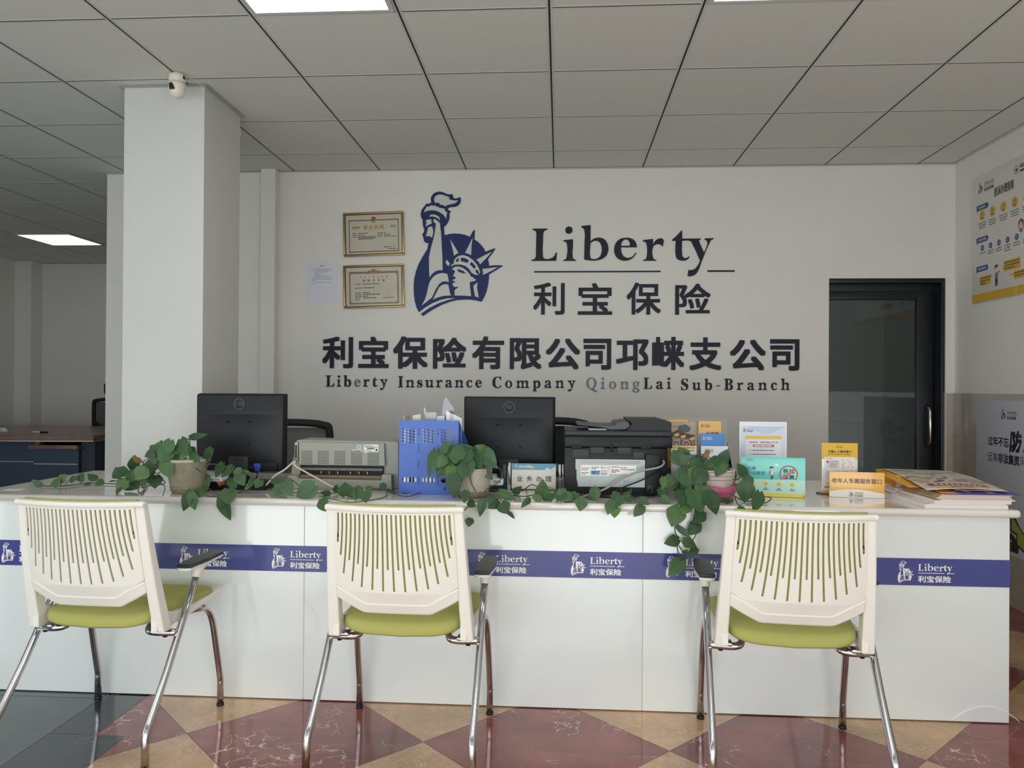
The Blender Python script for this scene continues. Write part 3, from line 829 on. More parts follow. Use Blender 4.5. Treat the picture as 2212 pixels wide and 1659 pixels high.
# ================================================================== visitor chairs
shell_white = mat('chair_shell_white', (230, 228, 219), 0.38)
lime = mat('lime_fabric', (166, 166, 92), 0.85, noise=(260, 0.07), bump=(700, 0.35))
chrome = mat('chrome_tube', (196, 197, 200), 0.13, 1.0)
rubber = mat('black_rubber', (24, 24, 26), 0.6)
pad_black = mat('armpad_black', (34, 38, 44), 0.42)

def smooth_path(pts, n=6):
    """Catmull-Rom through the points"""
    P = [Vector(p) for p in pts]; P = [P[0] * 2 - P[1]] + P + [P[-1] * 2 - P[-2]]
    out = []
    for i in range(1, len(P) - 2):
        for k in range(n):
            t = k / n
            a, b, c, d = P[i - 1], P[i], P[i + 1], P[i + 2]
            out.append(0.5 * ((2 * b) + (c - a) * t + (2 * a - 5 * b + 4 * c - d) * t * t + (3 * b - a - 3 * c + d) * t ** 3))
    out.append(P[-2])
    return out
def backy(x, z):
    """the back: leaning, and dished so that its middle lies furthest to the rear"""
    t = (z - 0.411) / (0.853 - 0.411)
    return -0.156 - 0.087 * t - 0.012 * sin(pi * max(0, min(1, t))) * 0.5 - 0.036 * (1 - min(1, (x / 0.215) ** 2)) * min(1, max(0, (z - 0.45) / 0.12))

def make_chair(label, loc, rz, group):
    t = thing('visitor_chair', label, 'chair', loc, rz, group)
    # seat cushion: rounded plan, domed top, rolled rear edge
    b = MB()
    def outline(f, n=44):
        P = []
        for i in range(n):
            a = 2 * pi * i / n
            c, s = cos(a), sin(a)
            e = 2 / 6.5
            x = abs(c) ** e * (1 if c > 0 else -1); y = abs(s) ** e * (1 if s > 0 else -1)
            yy = 0.033 + 0.207 * y
            hw = 0.197 + (yy + 0.174) / 0.414 * 0.052
            P.append((x * hw * f, 0.033 + (yy - 0.033) * f))
        return P
    def crown(x, y): return -0.022 * max(0, (-0.07 - y) / 0.104) ** 2 * (1 - 0.55 * min(1, (x / 0.2) ** 2)) - 0.012 * max(0, (y - 0.17) / 0.07) ** 2 - 0.004 * (1 - (x / 0.23) ** 2)
    lay = [(0.90, 0.436), (0.985, 0.438), (1.0, 0.446), (0.996, 0.458), (0.972, 0.467), (0.89, 0.472), (0.55, 0.475), (0.2, 0.475)]
    n = 44; vs = []; fs = []
    for f, z in lay:
        vs += [(x, y, z + crown(x, y)) for x, y in outline(f)]
    for i in range(len(lay) - 1):
        for k in range(n):
            fs.append((i * n + k, i * n + (k + 1) % n, (i + 1) * n + (k + 1) % n, (i + 1) * n + k))
    fs.append(tuple(range(n - 1, -1, -1))); fs.append(tuple(range((len(lay) - 1) * n, len(lay) * n)))
    b.raw(vs, fs, lime, True)
    b.build('seat', t)
    # white seat pan with side rails that run on from the uprights
    b = MB()
    b.prism([(x * 0.93, y) for x, y in outline(0.94)], 0.420, 0.4315, shell_white, 'xy')
    for s in (-1, 1):
        sec = [(-0.162, 0.405), (-0.10, 0.402), (0.05, 0.412), (0.225, 0.434), (0.238, 0.443), (0.228, 0.450), (0.06, 0.440), (-0.06, 0.446), (-0.125, 0.47), (-0.165, 0.47)]
        o0 = len(b.v)
        b.prism(sec, 0.0, 0.022, shell_white, 'yz')
        def place(x, y, z, s=s):
            hw = 0.204 + max(0, (y + 0.15) / 0.40) * 0.024
            return (s * (hw + x), y, z)
        b.fn(place, o0)
    b.build('seat_pan', t, bevel=0.003)
    # uprights joined by the lower cross band and the top lip: one moulded frame
    b = MB()
    for s in (-1, 1):
        zs = [0.400, 0.42, 0.50, 0.58, 0.66, 0.74, 0.80, 0.84, 0.853]
        vs = []; fs = []
        for z in zs:
            tt = (z - 0.4) / 0.453
            xo = 0.247 - 0.024 * tt; xi = xo - (0.040 - 0.005 * tt)
            y0 = backy(0.22, z); dp = 0.052 - 0.022 * tt
            vs += [(s * xi, y0, z), (s * xo, y0, z), (s * xo, y0 + dp, z), (s * xi, y0 + dp, z)]
        for i in range(len(zs) - 1):
            for k in range(4):
                fs.append((i * 4 + k, i * 4 + (k + 1) % 4, i * 4 + 4 + (k + 1) % 4, i * 4 + 4 + k))
        fs += [(3, 2, 1, 0), tuple(range(len(vs) - 4, len(vs)))]
        b.raw(vs, fs, shell_white)
    up = [(-0.206, 0.590), (-0.16, 0.565), (-0.105, 0.531), (0.105, 0.531), (0.16, 0.565), (0.206, 0.590)]
    lo_ = [(-0.206, 0.545), (-0.17, 0.523), (-0.112, 0.492), (0.112, 0.492), (0.17, 0.523), (0.206, 0.545)]
    def lerp(A, x):
        for i in range(len(A) - 1):
            if A[i][0] <= x <= A[i + 1][0] + 1e-9:
                q = (x - A[i][0]) / (A[i + 1][0] - A[i][0]); return A[i][1] + q * (A[i + 1][1] - A[i][1])
        return A[-1][1]
    xs = [-0.206 + 0.412 * i / 32 for i in range(33)]
    vs = []; fs = []
    for x in xs:
        zu, zl = lerp(up, x), lerp(lo_, x)
        yu, yl = backy(x, zu), backy(x, zl)
        vs += [(x, yl - 0.002, zl), (x, yu - 0.003, zu), (x, yu + 0.02, zu), (x, yl + 0.026, zl)]
    for i in range(32):
        for k in range(4):
            fs.append((i * 4 + k, i * 4 + (k + 1) % 4, i * 4 + 4 + (k + 1) % 4, i * 4 + 4 + k))
    fs += [(3, 2, 1, 0), tuple(range(len(vs) - 4, len(vs)))]
    b.raw(vs, fs, shell_white)
    xs = [-0.228 + 0.456 * i / 32 for i in range(33)]
    vs = []; fs = []
    for x in xs:
        y0 = backy(x, 0.85)
        vs += [(x, y0 - 0.007, 0.838), (x, y0 - 0.010, 0.849), (x, y0 - 0.006, 0.858), (x, y0 + 0.016, 0.858), (x, y0 + 0.018, 0.838)]
    for i in range(32):
        for k in range(5):
            fs.append((i * 5 + k, i * 5 + (k + 1) % 5, i * 5 + 5 + (k + 1) % 5, i * 5 + 5 + k))
    fs += [(4, 3, 2, 1, 0), tuple(range(len(vs) - 5, len(vs)))]
    b.raw(vs, fs, shell_white)
    bf = b.build('back_frame', t, bevel=0.006)
    for s in (-1, 1):
        for z in (0.64, 0.755):
            b = MB(); b.tube([(s * 0.188, backy(0.2, z) - 0.0016, z), (s * 0.188, backy(0.2, z) + 0.004, z)], 0.0045, rubber, 10)
            b.build('screw_hole', bf)
    # slotted shell panel
    P = [(-0.203, 0.590), (-0.158, 0.563), (-0.104, 0.527), (-0.05, 0.525), (0, 0.525), (0.05, 0.525), (0.104, 0.527), (0.158, 0.563), (0.203, 0.590), (0.2, 0.68), (0.197, 0.76), (0.194, 0.842)]
    P += [(0.194 - 0.388 * i / 24, 0.842) for i in range(1, 25)] + [(-0.197, 0.76), (-0.2, 0.68)]
    slots = []
    for i in range(-12, 13):
        a = abs(i); xt = i * 0.01515
        if a % 2 == 0: zb = {0: 0.579, 2: 0.579, 4: 0.582, 6: 0.589, 8: 0.606, 10: 0.630, 12: 0.735}[a]; ow = min(0.0032 * a, 0.021) if a < 12 else 0.006
        else: zb = {1: 0.652, 3: 0.654, 5: 0.659, 7: 0.667, 9: 0.677, 11: 0.692}[a]; ow = min(0.0024 * a, 0.013)
        sg = 1 if i > 0 else -1
        hw = 0.0033
        L = []; Rr = []
        for k in range(9):
            q = k / 8; z = 0.832 + (zb - 0.832) * q
            x = xt + sg * ow * q ** 1.7
            L.append((x - hw, z)); Rr.append((x + hw, z))
        slots.append(L + [(L[-1][0] + hw, zb - 0.003)] + Rr[::-1])
    vs, fs = shape2d([P] + slots, False, 1.0)
    bm = bmesh.new()
    bv = [bm.verts.new(v) for v in vs]
    for f in fs:
        try: bm.faces.new([bv[i] for i in f])
        except ValueError: pass
    bmesh.ops.triangulate(bm, faces=bm.faces)
    for _ in range(3):
        bmesh.ops.subdivide_edges(bm, edges=[e for e in bm.edges if e.calc_length() > 0.022 and abs(e.verts[0].co.z - e.verts[1].co.z) < 1e-6], cuts=1)
        bmesh.ops.triangulate(bm, faces=bm.faces)
    bm.verts.index_update()
    vs = [tuple(v.co) for v in bm.verts]; fs = [tuple(v.index for v in f.verts) for f in bm.faces]
    bm.free()
    b = MB()
    b.raw([(v[0], backy(v[0], v[1]) + (0.0 if v[2] > 0 else 0.006), v[1]) for v in vs], fs, shell_white)
    b.build('backrest', t)
    # green mesh pad on the sitter's side
    b = MB(); vs = []; fs = []
    nx, nz = 20, 14
    for j in range(nz + 1):
        for i in range(nx + 1):
            x = -0.197 + 0.394 * i / nx; z = 0.53 + (0.862 - 0.53) * j / nz
            vs.append((x, backy(x, z) + 0.0085, z))
    o1 = len(vs)
    for j in range(nz + 1):
        for i in range(nx + 1):
            x = -0.197 + 0.394 * i / nx; z = 0.53 + (0.862 - 0.53) * j / nz
            vs.append((x, backy(x, z) + 0.024 , z))
    W1 = nx + 1
    for j in range(nz):
        for i in range(nx):
            a = j * W1 + i
            fs.append((a, a + 1, a + W1 + 1, a + W1)); fs.append((o1 + a, o1 + a + W1, o1 + a + W1 + 1, o1 + a + 1))
    for i in range(nx):
        fs.append((i, o1 + i, o1 + i + 1, i + 1)); a = nz * W1 + i; fs.append((a, a + 1, o1 + a + 1, o1 + a))
    for j in range(nz):
        a = j * W1; fs.append((a, a + W1, o1 + a + W1, o1 + a)); a += nx; fs.append((a, o1 + a, o1 + a + W1, a + W1))
    b.raw(vs, fs, lime, True)
    b.build('back_pad', t)
    # chrome legs: each rear leg rises to an armrest, each front leg runs back under the seat
    for s in (-1, 1):
        b = MB()
        p = [(0.268, -0.292, 0.008), (0.266, -0.287, 0.105), (0.2655, -0.282, 0.122), (0.264, -0.2655, 0.145), (0.262, -0.16, 0.276), (0.260, -0.06, 0.418), (0.258, 0.032, 0.553)]
        b.tube([(s * x, y, z) for x, y, z in p], 0.0125, chrome, 14)
        lg = b.build('leg', t)
        b = MB(); b.tube([(s * 0.268, -0.292, 0.0), (s * 0.268, -0.292, 0.010)], 0.0138, rubber, 14); b.build('rubber_foot', lg)
        b = MB()
        p = smooth_path([(0.253, 0.227, 0.10), (0.252, 0.200, 0.215), (0.249, 0.168, 0.345), (0.243, 0.135, 0.398), (0.228, 0.09, 0.411), (0.185, 0.02, 0.409), (0.158, -0.04, 0.404), (0.150, -0.075, 0.398), (0.162, -0.103, 0.391), (0.195, -0.109, 0.388), (0.258, -0.095, 0.386)], 5)
        p = [Vector((0.253, 0.227, 0.008)), Vector((0.2535, 0.227, 0.092))] + p
        b.tube([(s * q.x, q.y, q.z) for q in p], 0.0125, chrome, 14)
        lg = b.build('leg', t)
        b = MB(); b.tube([(s * 0.253, 0.227, 0.0), (s * 0.253, 0.227, 0.010)], 0.0138, rubber, 14); b.build('rubber_foot', lg)
        # bracket under the upright
        b = MB()
        b.box(min(s * 0.185, s * 0.225), max(s * 0.185, s * 0.225), -0.125, -0.085, 0.390, 0.4045, chrome, 0.005)
        b.tube([(s * 0.222, -0.105, 0.372), (s * 0.222, -0.105, 0.39)], 0.008, rubber, 10)
        b.build('seat_bracket', t)
        # armrest
        ar = thing_part('armrest', t, (s * 0.261, 0.055, 0.59))
        b = MB()
        b.tube([(-0.003 * s, -0.027, -0.045), (-0.002 * s, -0.018, -0.02), (0, 0.0, 0.003)], [0.0165, 0.019, 0.026], shell_white, 14)
        b.prism([(-0.026, -0.112), (-0.012, -0.124), (0.012, -0.124), (0.026, -0.112), (0.033, 0.0), (0.027, 0.112), (0.016, 0.124), (-0.016, 0.124), (-0.027, 0.112), (-0.033, 0.0)], 0.000, 0.008, shell_white, 'xy')
        b.build('arm_bracket', ar, bevel=0.002)
        b = MB()
        b.prism([(-0.027, -0.114), (-0.013, -0.114), (0.013, -0.114), (0.027, -0.114), (0.0345, 0.0), (0.028, 0.114), (0.017, 0.127), (-0.017, 0.127), (-0.028, 0.114), (-0.0345, 0.0)], 0.0085, 0.021, pad_black, 'xy')
        b.build('arm_pad', ar, bevel=0.004)
    return t
def thing_part(name, parent, loc):
    o = bpy.data.objects.new(name, None); o.empty_display_size = 0.03
    C.objects.link(o); o.parent = parent; o.location = loc
    return o
c0 = make_chair('white slatted visitor chair with lime seat, leftmost of the three at the counter', (-1.569, 2.633, 0), -0.043, 'visitor chairs at the counter')
dup(c0, (-0.52, 2.633, 0), -0.04, 'white slatted visitor chair with lime seat, middle of the three at the counter')
dup(c0, (0.767, 2.628, 0), -0.086, 'white slatted visitor chair with lime seat, rightmost of the three at the counter')

# ================================================================== things on the walls and ceiling
def board(name, w, h, th, m):
    """root at the middle of the foot of the board; the board's face looks along -Y at y = 0"""
    return MB().box(-w / 2, w / 2, 0, th, 0, h, m)

# dome camera
cream = mat('cream_plastic', (226, 222, 206), 0.35)
p = Vector((-1.842, 3.50, CEIL))
t = thing('security_camera', 'small white dome security camera on the ceiling by the pillar', 'security camera', (p.x, p.y, CEIL - 0.0045))
b = MB(); b.lathe([(0.028, 0.0), (0.036, -0.002), (0.0385, -0.012), (0.038, -0.040)], cream, 30); b.build('camera_base', t)
b = MB(); b.lathe([(0.0385, -0.0415), (0.0395, -0.055), (0.0385, -0.075), (0.034, -0.093), (0.026, -0.105), (0.013, -0.112), (0.0, -0.114)], cream, 30)
hd = b.build('camera_head', t)
b = MB(); vs = []; fs = []
for i in range(13):
    z = -0.052 - 0.060 * i / 12
    r = 0.0400 if z > -0.06 else 0.0400 * math.sqrt(max(0.02, 1 - ((-0.06 - z) / 0.0545) ** 2))
    wv = 0.40 * sin(pi * min(1, (i + 1.5) / 14)) ** 0.5
    ca = -112 + 26 * (i / 12)
    for k in range(7):
        a = R(ca) + wv * (k / 6 * 2 - 1)
        vs.append((r * 1.012 * cos(a), r * 1.012 * sin(a), z))
for i in range(12):
    for k in range(6): fs.append((i * 7 + k, i * 7 + k + 1, i * 7 + 8 + k, i * 7 + 7 + k))
b.raw(vs, fs, mat('lens_black', (20, 26, 40), 0.08), True); b.build('camera_window', hd)
b = MB(); b.box(0.031, 0.040, -0.014, 0.0, -0.026, -0.012, rubber); b.build('port', t)
b = MB()
wp = smooth_path([(-1.803, 3.50, CEIL - 0.018), (-1.79, 3.53, CEIL - 0.012), (-1.768, 3.61, CEIL - 0.018), (-1.7735, 3.70, CEIL - 0.022), (-1.7735, 3.80, CEIL - 0.045), (-1.7735, 3.90, CEIL - 0.03), (-1.7735, 4.0, CEIL - 0.05), (-1.7735, 4.06, CEIL - 0.09), (-1.79, 4.068, CEIL - 0.16)], 4)
b.tube(wp, 0.0017, cream, 6)
tag(b.build('camera_cable'), 'thin white cable running from the dome camera along the pillar head', 'cable')

# framed certificates
gold = mat('gold_frame', (172, 146, 92), 0.30, 0.75)
brown = mat('frame_inner_brown', (84, 56, 34), 0.5)  # dark brown strip lining the inside of the gold frame
glz = clear('frame_film', (0.97, 0.97, 0.95), 0.0, 0.06)
def certificate(label, quad, kind):
    (u0, v0), (u1, v1), (u2, v2), (u3, v3) = quad         # top left, top right, bottom right, bottom left
    tl, tr, br, bl = [aty(*q, SG - 0.012) for q in quad]
    w = ((tr - tl).length + (br - bl).length) / 2; h = ((tl - bl).length + (tr - br).length) / 2
    mid = (bl + br) / 2
    tilt = math.atan2((tr - tl).z, (tr - tl).x)
    t = thing('framed_certificate', label, 'certificate', (mid.x, SG - 0.016, mid.z))
    t.rotation_euler = (0, -tilt, 0)
    b = MB(); f = 0.013
    for (x0, x1, z0, z1) in ((-w / 2, w / 2, 0, f), (-w / 2, w / 2, h - f, h), (-w / 2, -w / 2 + f, f, h - f), (w / 2 - f, w / 2, f, h - f)):
        b.box(x0, x1, -0.004, 0.013, z0, z1, gold, 0.0035)
    e = 0.003
    for (x0, x1, z0, z1) in ((-w / 2 + f, w / 2 - f, f, f + e), (-w / 2 + f, w / 2 - f, h - f - e, h - f), (-w / 2 + f, -w / 2 + f + e, f, h - f), (w / 2 - f - e, w / 2 - f, f, h - f)):
        b.box(x0, x1, 0.001, 0.012, z0, z1, brown)
    b.build('frame', t)
    P = Print(0.010, 0.0003)
    pw, ph = w / 2 - f - 0.002, h - 2 * f - 0.004
    z0 = f + 0.002
    paper = (238, 232, 216)
    P.rect(-pw, z0, pw, z0 + ph, paper, 0)
    def X(a): return -pw + a * 2 * pw
    def Z(a): return z0 + (1 - a) * ph
    ik = (70, 68, 62)
    if kind == 'licence':
        bc = (126, 128, 122)
        for q in ((0.055, 0.125, 0.945, 0.155), (0.055, 0.92, 0.945, 0.95)): P.rect(X(q[0]), Z(q[3]), X(q[2]), Z(q[1]), bc, 1)
        for q in ((0.055, 0.125, 0.072, 0.95), (0.928, 0.125, 0.945, 0.95)): P.rect(X(q[0]), Z(q[3]), X(q[2]), Z(q[1]), bc, 1)
        P.disc(X(0.5), Z(0.12), 0.0185, (208, 172, 84), 2); P.disc(X(0.5), Z(0.105), 0.0155, (176, 98, 78), 3)
        P.poly([(X(0.455), Z(0.165)), (X(0.545), Z(0.165)), (X(0.53), Z(0.21)), (X(0.47), Z(0.21))], (216, 178, 82), 4)
        for i, c in enumerate('营业执照'): P.text(c, X(0.355 + 0.096 * i), Z(0.375), 0.030, (214, 170, 62), 3, 0.03, 'c')
        P.bars(X(0.12), Z(0.315), X(0.27), 0.005, ik, 2, seed=1); P.bars(X(0.12), Z(0.345), X(0.24), 0.004, ik, 2, seed=2)
        P.bars(X(0.80), Z(0.30), X(0.90), 0.004, ik, 2, seed=3); P.bars(X(0.80), Z(0.33), X(0.90), 0.004, ik, 2, seed=4)
        for i, (x0, x1) in enumerate(((0.22, 0.40), (0.22, 0.35), (0.22, 0.54), (0.22, 0.55), (0.22, 0.50))):
            zz = 0.475 + (0.045 * i if i < 3 else 0.09 + 0.028 * (i - 2)); P.bars(X(x0), Z(zz), X(x1), 0.0048, ik, 2, seed=i)
            if i < 3:
                P.bars(X(0.12), Z(zz), X(0.20), 0.0048, ik, 2, 0.5, seed=9 + i); P.bars(X(0.57), Z(zz), X(0.66), 0.0048, ik, 2, 0.5, seed=19 + i); P.bars(X(0.68), Z(zz), X((0.71, 0.78, 0.90)[i]), 0.0048, ik, 2, seed=29 + i)
        P.ring(X(0.84), Z(0.80), 0.0150, 0.0165, (190, 130, 112), 2); P.disc(X(0.84), Z(0.80), 0.003, (120, 80, 70), 2)
        P.bars(X(0.68), Z(0.84), X(0.79), 0.006, ik, 2, 0.5, seed=41); P.bars(X(0.75), Z(0.885), X(0.90), 0.005, ik, 2, seed=42)
    else:
        bc = (150, 128, 112)
        P.rect(X(0.06), Z(0.95), X(0.94), Z(0.11), bc, 1)
        P.poly(rrect(X(0.085), Z(0.91), X(0.915), Z(0.165), 0.014), paper, 2)
        P.poly([(X(0.37), Z(0.17)), (X(0.63), Z(0.17)), (X(0.60), Z(0.09)), (X(0.40), Z(0.09))], bc, 3)
        P.disc(X(0.5), Z(0.115), 0.0175, (212, 168, 84), 4); P.disc(X(0.5), Z(0.10), 0.0145, (196, 104, 84), 5)
        for i, c in enumerate('中华人民共和国'): P.text(c, X(0.275 + 0.076 * i), Z(0.275), 0.0115, (58, 60, 62), 3, 0.01, 'c', width=0.0115)
        for i, c in enumerate('保险许可证'): P.text(c, X(0.325 + 0.088 * i), Z(0.375), 0.0175, (54, 64, 66), 3, 0.03, 'c', width=0.0165)
        for zz, x1, x2 in ((0.44, 0.28, 0.60), (0.54, 0.28, 0.51), (0.665, 0.28, 0.42), (0.71, 0.28, 0.62), (0.755, 0.28, 0.40), (0.80, 0.28, 0.54)):
            P.bars(X(0.165), Z(zz), X(x1), 0.005, ik, 3, 0.6, seed=int(zz * 99)); P.bars(X(0.30), Z(zz), X(x2), 0.0055, ik, 3, seed=int(zz * 77))
        P.bars(X(0.165), Z(0.85), X(0.24), 0.005, ik, 3, 0.5, seed=5)
        P.ring(X(0.755), Z(0.775), 0.0155, 0.0172, (206, 128, 104), 3); P.bars(X(0.66), Z(0.80), X(0.85), 0.005, (140, 90, 76), 3, 0.4, seed=6)
        P.rect(X(0.499), Z(0.93), X(0.502), Z(0.2), (176, 164, 144), 3)
    P.build('document', t, fix=False)
    b = MB()
    b.box(-pw, pw, 0.0042, 0.0048, z0, z0 + ph, glz)
    b.build('cover_film', t)
certificate('upper gold framed business licence certificate left of the blue emblem', ((738.5, 461), (869, 456), (873.5, 550), (743, 556)), 'licence')
certificate('lower gold framed permit with a brown ornamental border on the back wall', ((738.5, 574), (869.5, 570), (873.5, 662.5), (743, 668)), 'permit')
# paper notice
q = [aty(u, v, SG - 0.001) for u, v in ((663, 566), (728, 568), (726, 657), (663, 656))]
w0 = q[1].x - q[0].x; h0 = q[0].z - q[3].z
pn = thing('paper_notice', 'plain white paper notice taped on the back wall left of the certificates', 'notice', (q[0].x + w0 / 2, SG - 0.0012, q[3].z))
b = MB(); b.box(-w0 / 2, w0 / 2, 0.0, 0.0008, 0, h0, mat('notice_paper', (214, 217, 226), 0.5)); b.build('sheet', pn)
P = Print(0.0, 0.0003)
P.bars(-0.013, h0 * 0.895, 0.014, 0.006, (120, 124, 136), 1, 0.5, seed=3)
for i, (a, e) in enumerate(((0.22, 0.84), (0.18, 0.82), (0.25, 0.72), (0.25, 0.5), (0.25, 0.45), (0.25, 0.74), (0.22, 0.84), (0.18, 0.84), (0.18, 0.28), (0.22, 0.8), (0.16, 0.25))):
    P.bars(-w0 / 2 + a * w0, h0 * (0.825 - 0.035 * i - (0.01 if i > 8 else 0)), -w0 / 2 + e * w0, 0.0036, (150, 154, 166), 1, seed=i)
P.build('print', pn, fix=False)

# boards on the right wall (local x runs towards the camera)
def wall_board(name, label, cat, yleft, z0, w, h, th, base, group=None):
    t = thing(name, label, cat, (XR - 0.0125 if z0 < 1.0 else XR - 0.0006, yleft - w / 2, z0), -pi / 2, group)
    b = MB(); b.box(-w / 2, w / 2, -th, -0.0004, 0, h, base, 0.0008); b.build('panel', t)
    return t, Print(-th - 0.0001, 0.0004)
pw_, ph_ = 1.20, 0.78
t, P = wall_board('poster_board', 'white and yellow complaint guide poster high on the right wall', 'poster', 4.905, 1.781, pw_, ph_, 0.012, mat('poster_white', (214, 212, 206), 0.35))
L0 = -pw_ / 2
def Wd(u, v): # pixel on the wall -> local x, z
    d = ray(u, v); tt = XR / d.x
    return (4.905 - d.y * tt) + L0, EYE + d.z * tt - 1.781
yel = (206, 166, 52); nav = (40, 70, 124); dk_ = (60, 60, 60)
P.rect(L0 + 0.001, 0.002, pw_ / 2 - 0.001, 0.052, yel, 1)
P.rect(L0 + 0.455, 0.002, L0 + 0.460, 0.052, (232, 226, 200), 2)
put_logo(P, L0 + 0.068, 0.668, 0.070, (46, 46, 50), 1)
P.text('投诉办理指南', L0 + 0.236, 0.612, 0.056, (40, 42, 46), 1, 0.024, width=0.195)
P.ring(L0 + 0.455, 0.711, 0.020, 0.023, dk_, 1); P.disc(L0 + 0.455, 0.711, 0.010, dk_, 1)
P.text('400-8', L0 + 0.485, 0.712, 0.022, (40, 42, 46), 1, 0.02); P.bars(L0 + 0.488, 0.690, L0 + 0.62, 0.012, dk_, 1, seed=2)
for (zz, s_, wd) in ((0.566, '投诉渠道', 0.10), (0.366, '投诉处理流程', 0.118), (0.188, '投诉处理时效', 0.118)):
    P.poly([(L0 + 0.047, zz), (L0 + 0.165, zz), (L0 + 0.178, zz + 0.017), (L0 + 0.165, zz + 0.034), (L0 + 0.047, zz + 0.034)], nav, 1)
    P.poly([(L0 + 0.047, zz), (L0 + 0.055, zz), (L0 + 0.049, zz - 0.01)], (30, 44, 78), 1)
    P.text(s_, L0 + 0.068, zz + 0.009, 0.016, (186, 200, 214), 2, 0.02, width=wd * 0.72)
for i in range(7):
    xx = L0 + 0.108 + 0.1105 * i
    P.disc(xx, 0.532, 0.031, yel, 1)
    P.ring(xx, 0.540, 0.006, 0.0095, dk_, 2, 14); P.bars(xx - 0.012, 0.513, xx + 0.014, 0.007, dk_, 2, seed=i)
    for k in range(3): P.bars(xx - (0.04, 0.036, 0.03)[k], 0.482 - 0.0145 * k, xx + (0.04, 0.042, 0.034)[k], 0.0065, (110, 108, 104), 1, seed=i * 3 + k)
for i in range(7):
    xx = L0 + 0.112 + 0.087 * i
    P.disc(xx, 0.330, 0.0185, nav, 1); P.ring(xx, 0.330, 0.006, 0.0085, (190, 202, 214), 2, 14)
    for k in range((1, 2, 2, 3, 2, 2, 2)[i]): P.bars(xx - 0.03, 0.296 - 0.0145 * k, xx + 0.032, 0.0065, (110, 108, 104), 1, seed=i * 5 + k)
# little drawn people and speech panels
def tiny_person(P, x, z, h, hair, shirt, trousers, layer=1):
    P.disc(x, z + h * 0.80, h * 0.13, (232, 196, 168), layer, h * 0.15)
    P.poly([(x - h * 0.15, z + h * 0.80), (x - h * 0.13, z + h * 0.95), (x, z + h), (x + h * 0.13, z + h * 0.94), (x + h * 0.12, z + h * 0.86), (x - h * 0.06, z + h * 0.87), (x - h * 0.10, z + h * 0.76)], hair, layer + 1)
    P.poly([(x - h * 0.10, z + h * 0.34), (x + h * 0.10, z + h * 0.34), (x + h * 0.12, z + h * 0.62), (x - h * 0.12, z + h * 0.62)], shirt, layer)
    P.poly([(x + h * 0.10, z + h * 0.58), (x + h * 0.26, z + h * 0.62), (x + h * 0.25, z + h * 0.68), (x + h * 0.09, z + h * 0.64)], shirt, layer)
    P.poly([(x - h * 0.09, z), (x - h * 0.01, z), (x, z + h * 0.34), (x - h * 0.10, z + h * 0.34)], trousers, layer)
    P.poly([(x + h * 0.02, z + 0.02 * h), (x + h * 0.10, z + 0.02 * h), (x + h * 0.10, z + h * 0.34), (x, z + h * 0.34)], trousers, layer)
tiny_person(P, L0 + 0.262, 0.076, 0.130, (62, 40, 40), (76, 118, 150), (30, 32, 36))
o0 = len(P.v); P.disc(0.45, 0.365, 0.018, (224, 184, 160), 1, 0.022); P.poly([(0.428, 0.33), (0.425, 0.385), (0.45, 0.403), (0.475, 0.385), (0.472, 0.33), (0.466, 0.37), (0.45, 0.388), (0.434, 0.37)], (110, 58, 56), 2); P.rect(0.436, 0.325, 0.464, 0.345, (90, 120, 150), 1); P.fn(lambda x, y, z: (x + L0 + 0.05, y, z + 0.025), o0)
for (x0, z0, x1, z1, tail) in ((0.085, 0.100, 0.205, 0.156, [(0.20, 0.154), (0.225, 0.147), (0.205, 0.139)]), (0.335, 0.150, 0.495, 0.212, [(0.335, 0.183), (0.315, 0.168), (0.335, 0.168)]), (0.435, 0.092, 0.66, 0.140, [(0.435, 0.131), (0.385, 0.123), (0.435, 0.115)])):
    P.poly(rrect(L0 + x0, z0, L0 + x1, z1, 0.006), yel, 1); P.poly([(L0 + a, c) for a, c in tail], yel, 1)
    for k in range(3 if z1 - z0 > 0.05 else 2): P.bars(L0 + x0 + 0.008, z1 - 0.017 - 0.0165 * k, L0 + x1 - (0.008, 0.01, 0.05)[k], 0.008, (92, 74, 30), 2, seed=k)
P.build('print', t, fix=False)

lp_w, lp_h = 0.92, 0.885
t, P = wall_board('wall_poster', 'grey paper anti fraud poster with black brush lettering low on the right wall', 'poster', 4.852, 0.296, lp_w, lp_h, 0.0012, mat('poster_grey', (190, 192, 202), 0.5))
L1 = -lp_w / 2
bk = (34, 36, 44)
put_logo(P, L1 + 0.268, 0.772, 0.062, bk, 1)
P.text('过年不忘', L1 + 0.130, 0.612, 0.058, bk, 1, 0.02, width=0.212)
for i, c in enumerate('防骗'):
    o0 = len(P.v)
    P.text(c, L1 + 0.352 + 0.125 * i, 0.590 - 0.012 * i, 0.125, (20, 20, 24), 1, 0.042, width=0.105)
    P.fn(lambda x, y, z, i=i: (x + (z - 0.6) * 0.12 + 0.006 * sin(z * 70 + i), y, z + 0.06 * (x - L1 - 0.41 - 0.1 * i)), o0)
P.text('远离', L1 + 0.126, 0.518, 0.056, bk, 1, 0.0, width=0.104)
P.text('非法集资', L1 + 0.236, 0.516, 0.060, bk, 1, 0.03, width=0.205)
P.text('风险', L1 + 0.448, 0.518, 0.056, bk, 1, 0.0, width=0.104)
o0 = len(P.v)
olive = (150, 152, 66); ol2 = (44, 46, 50)
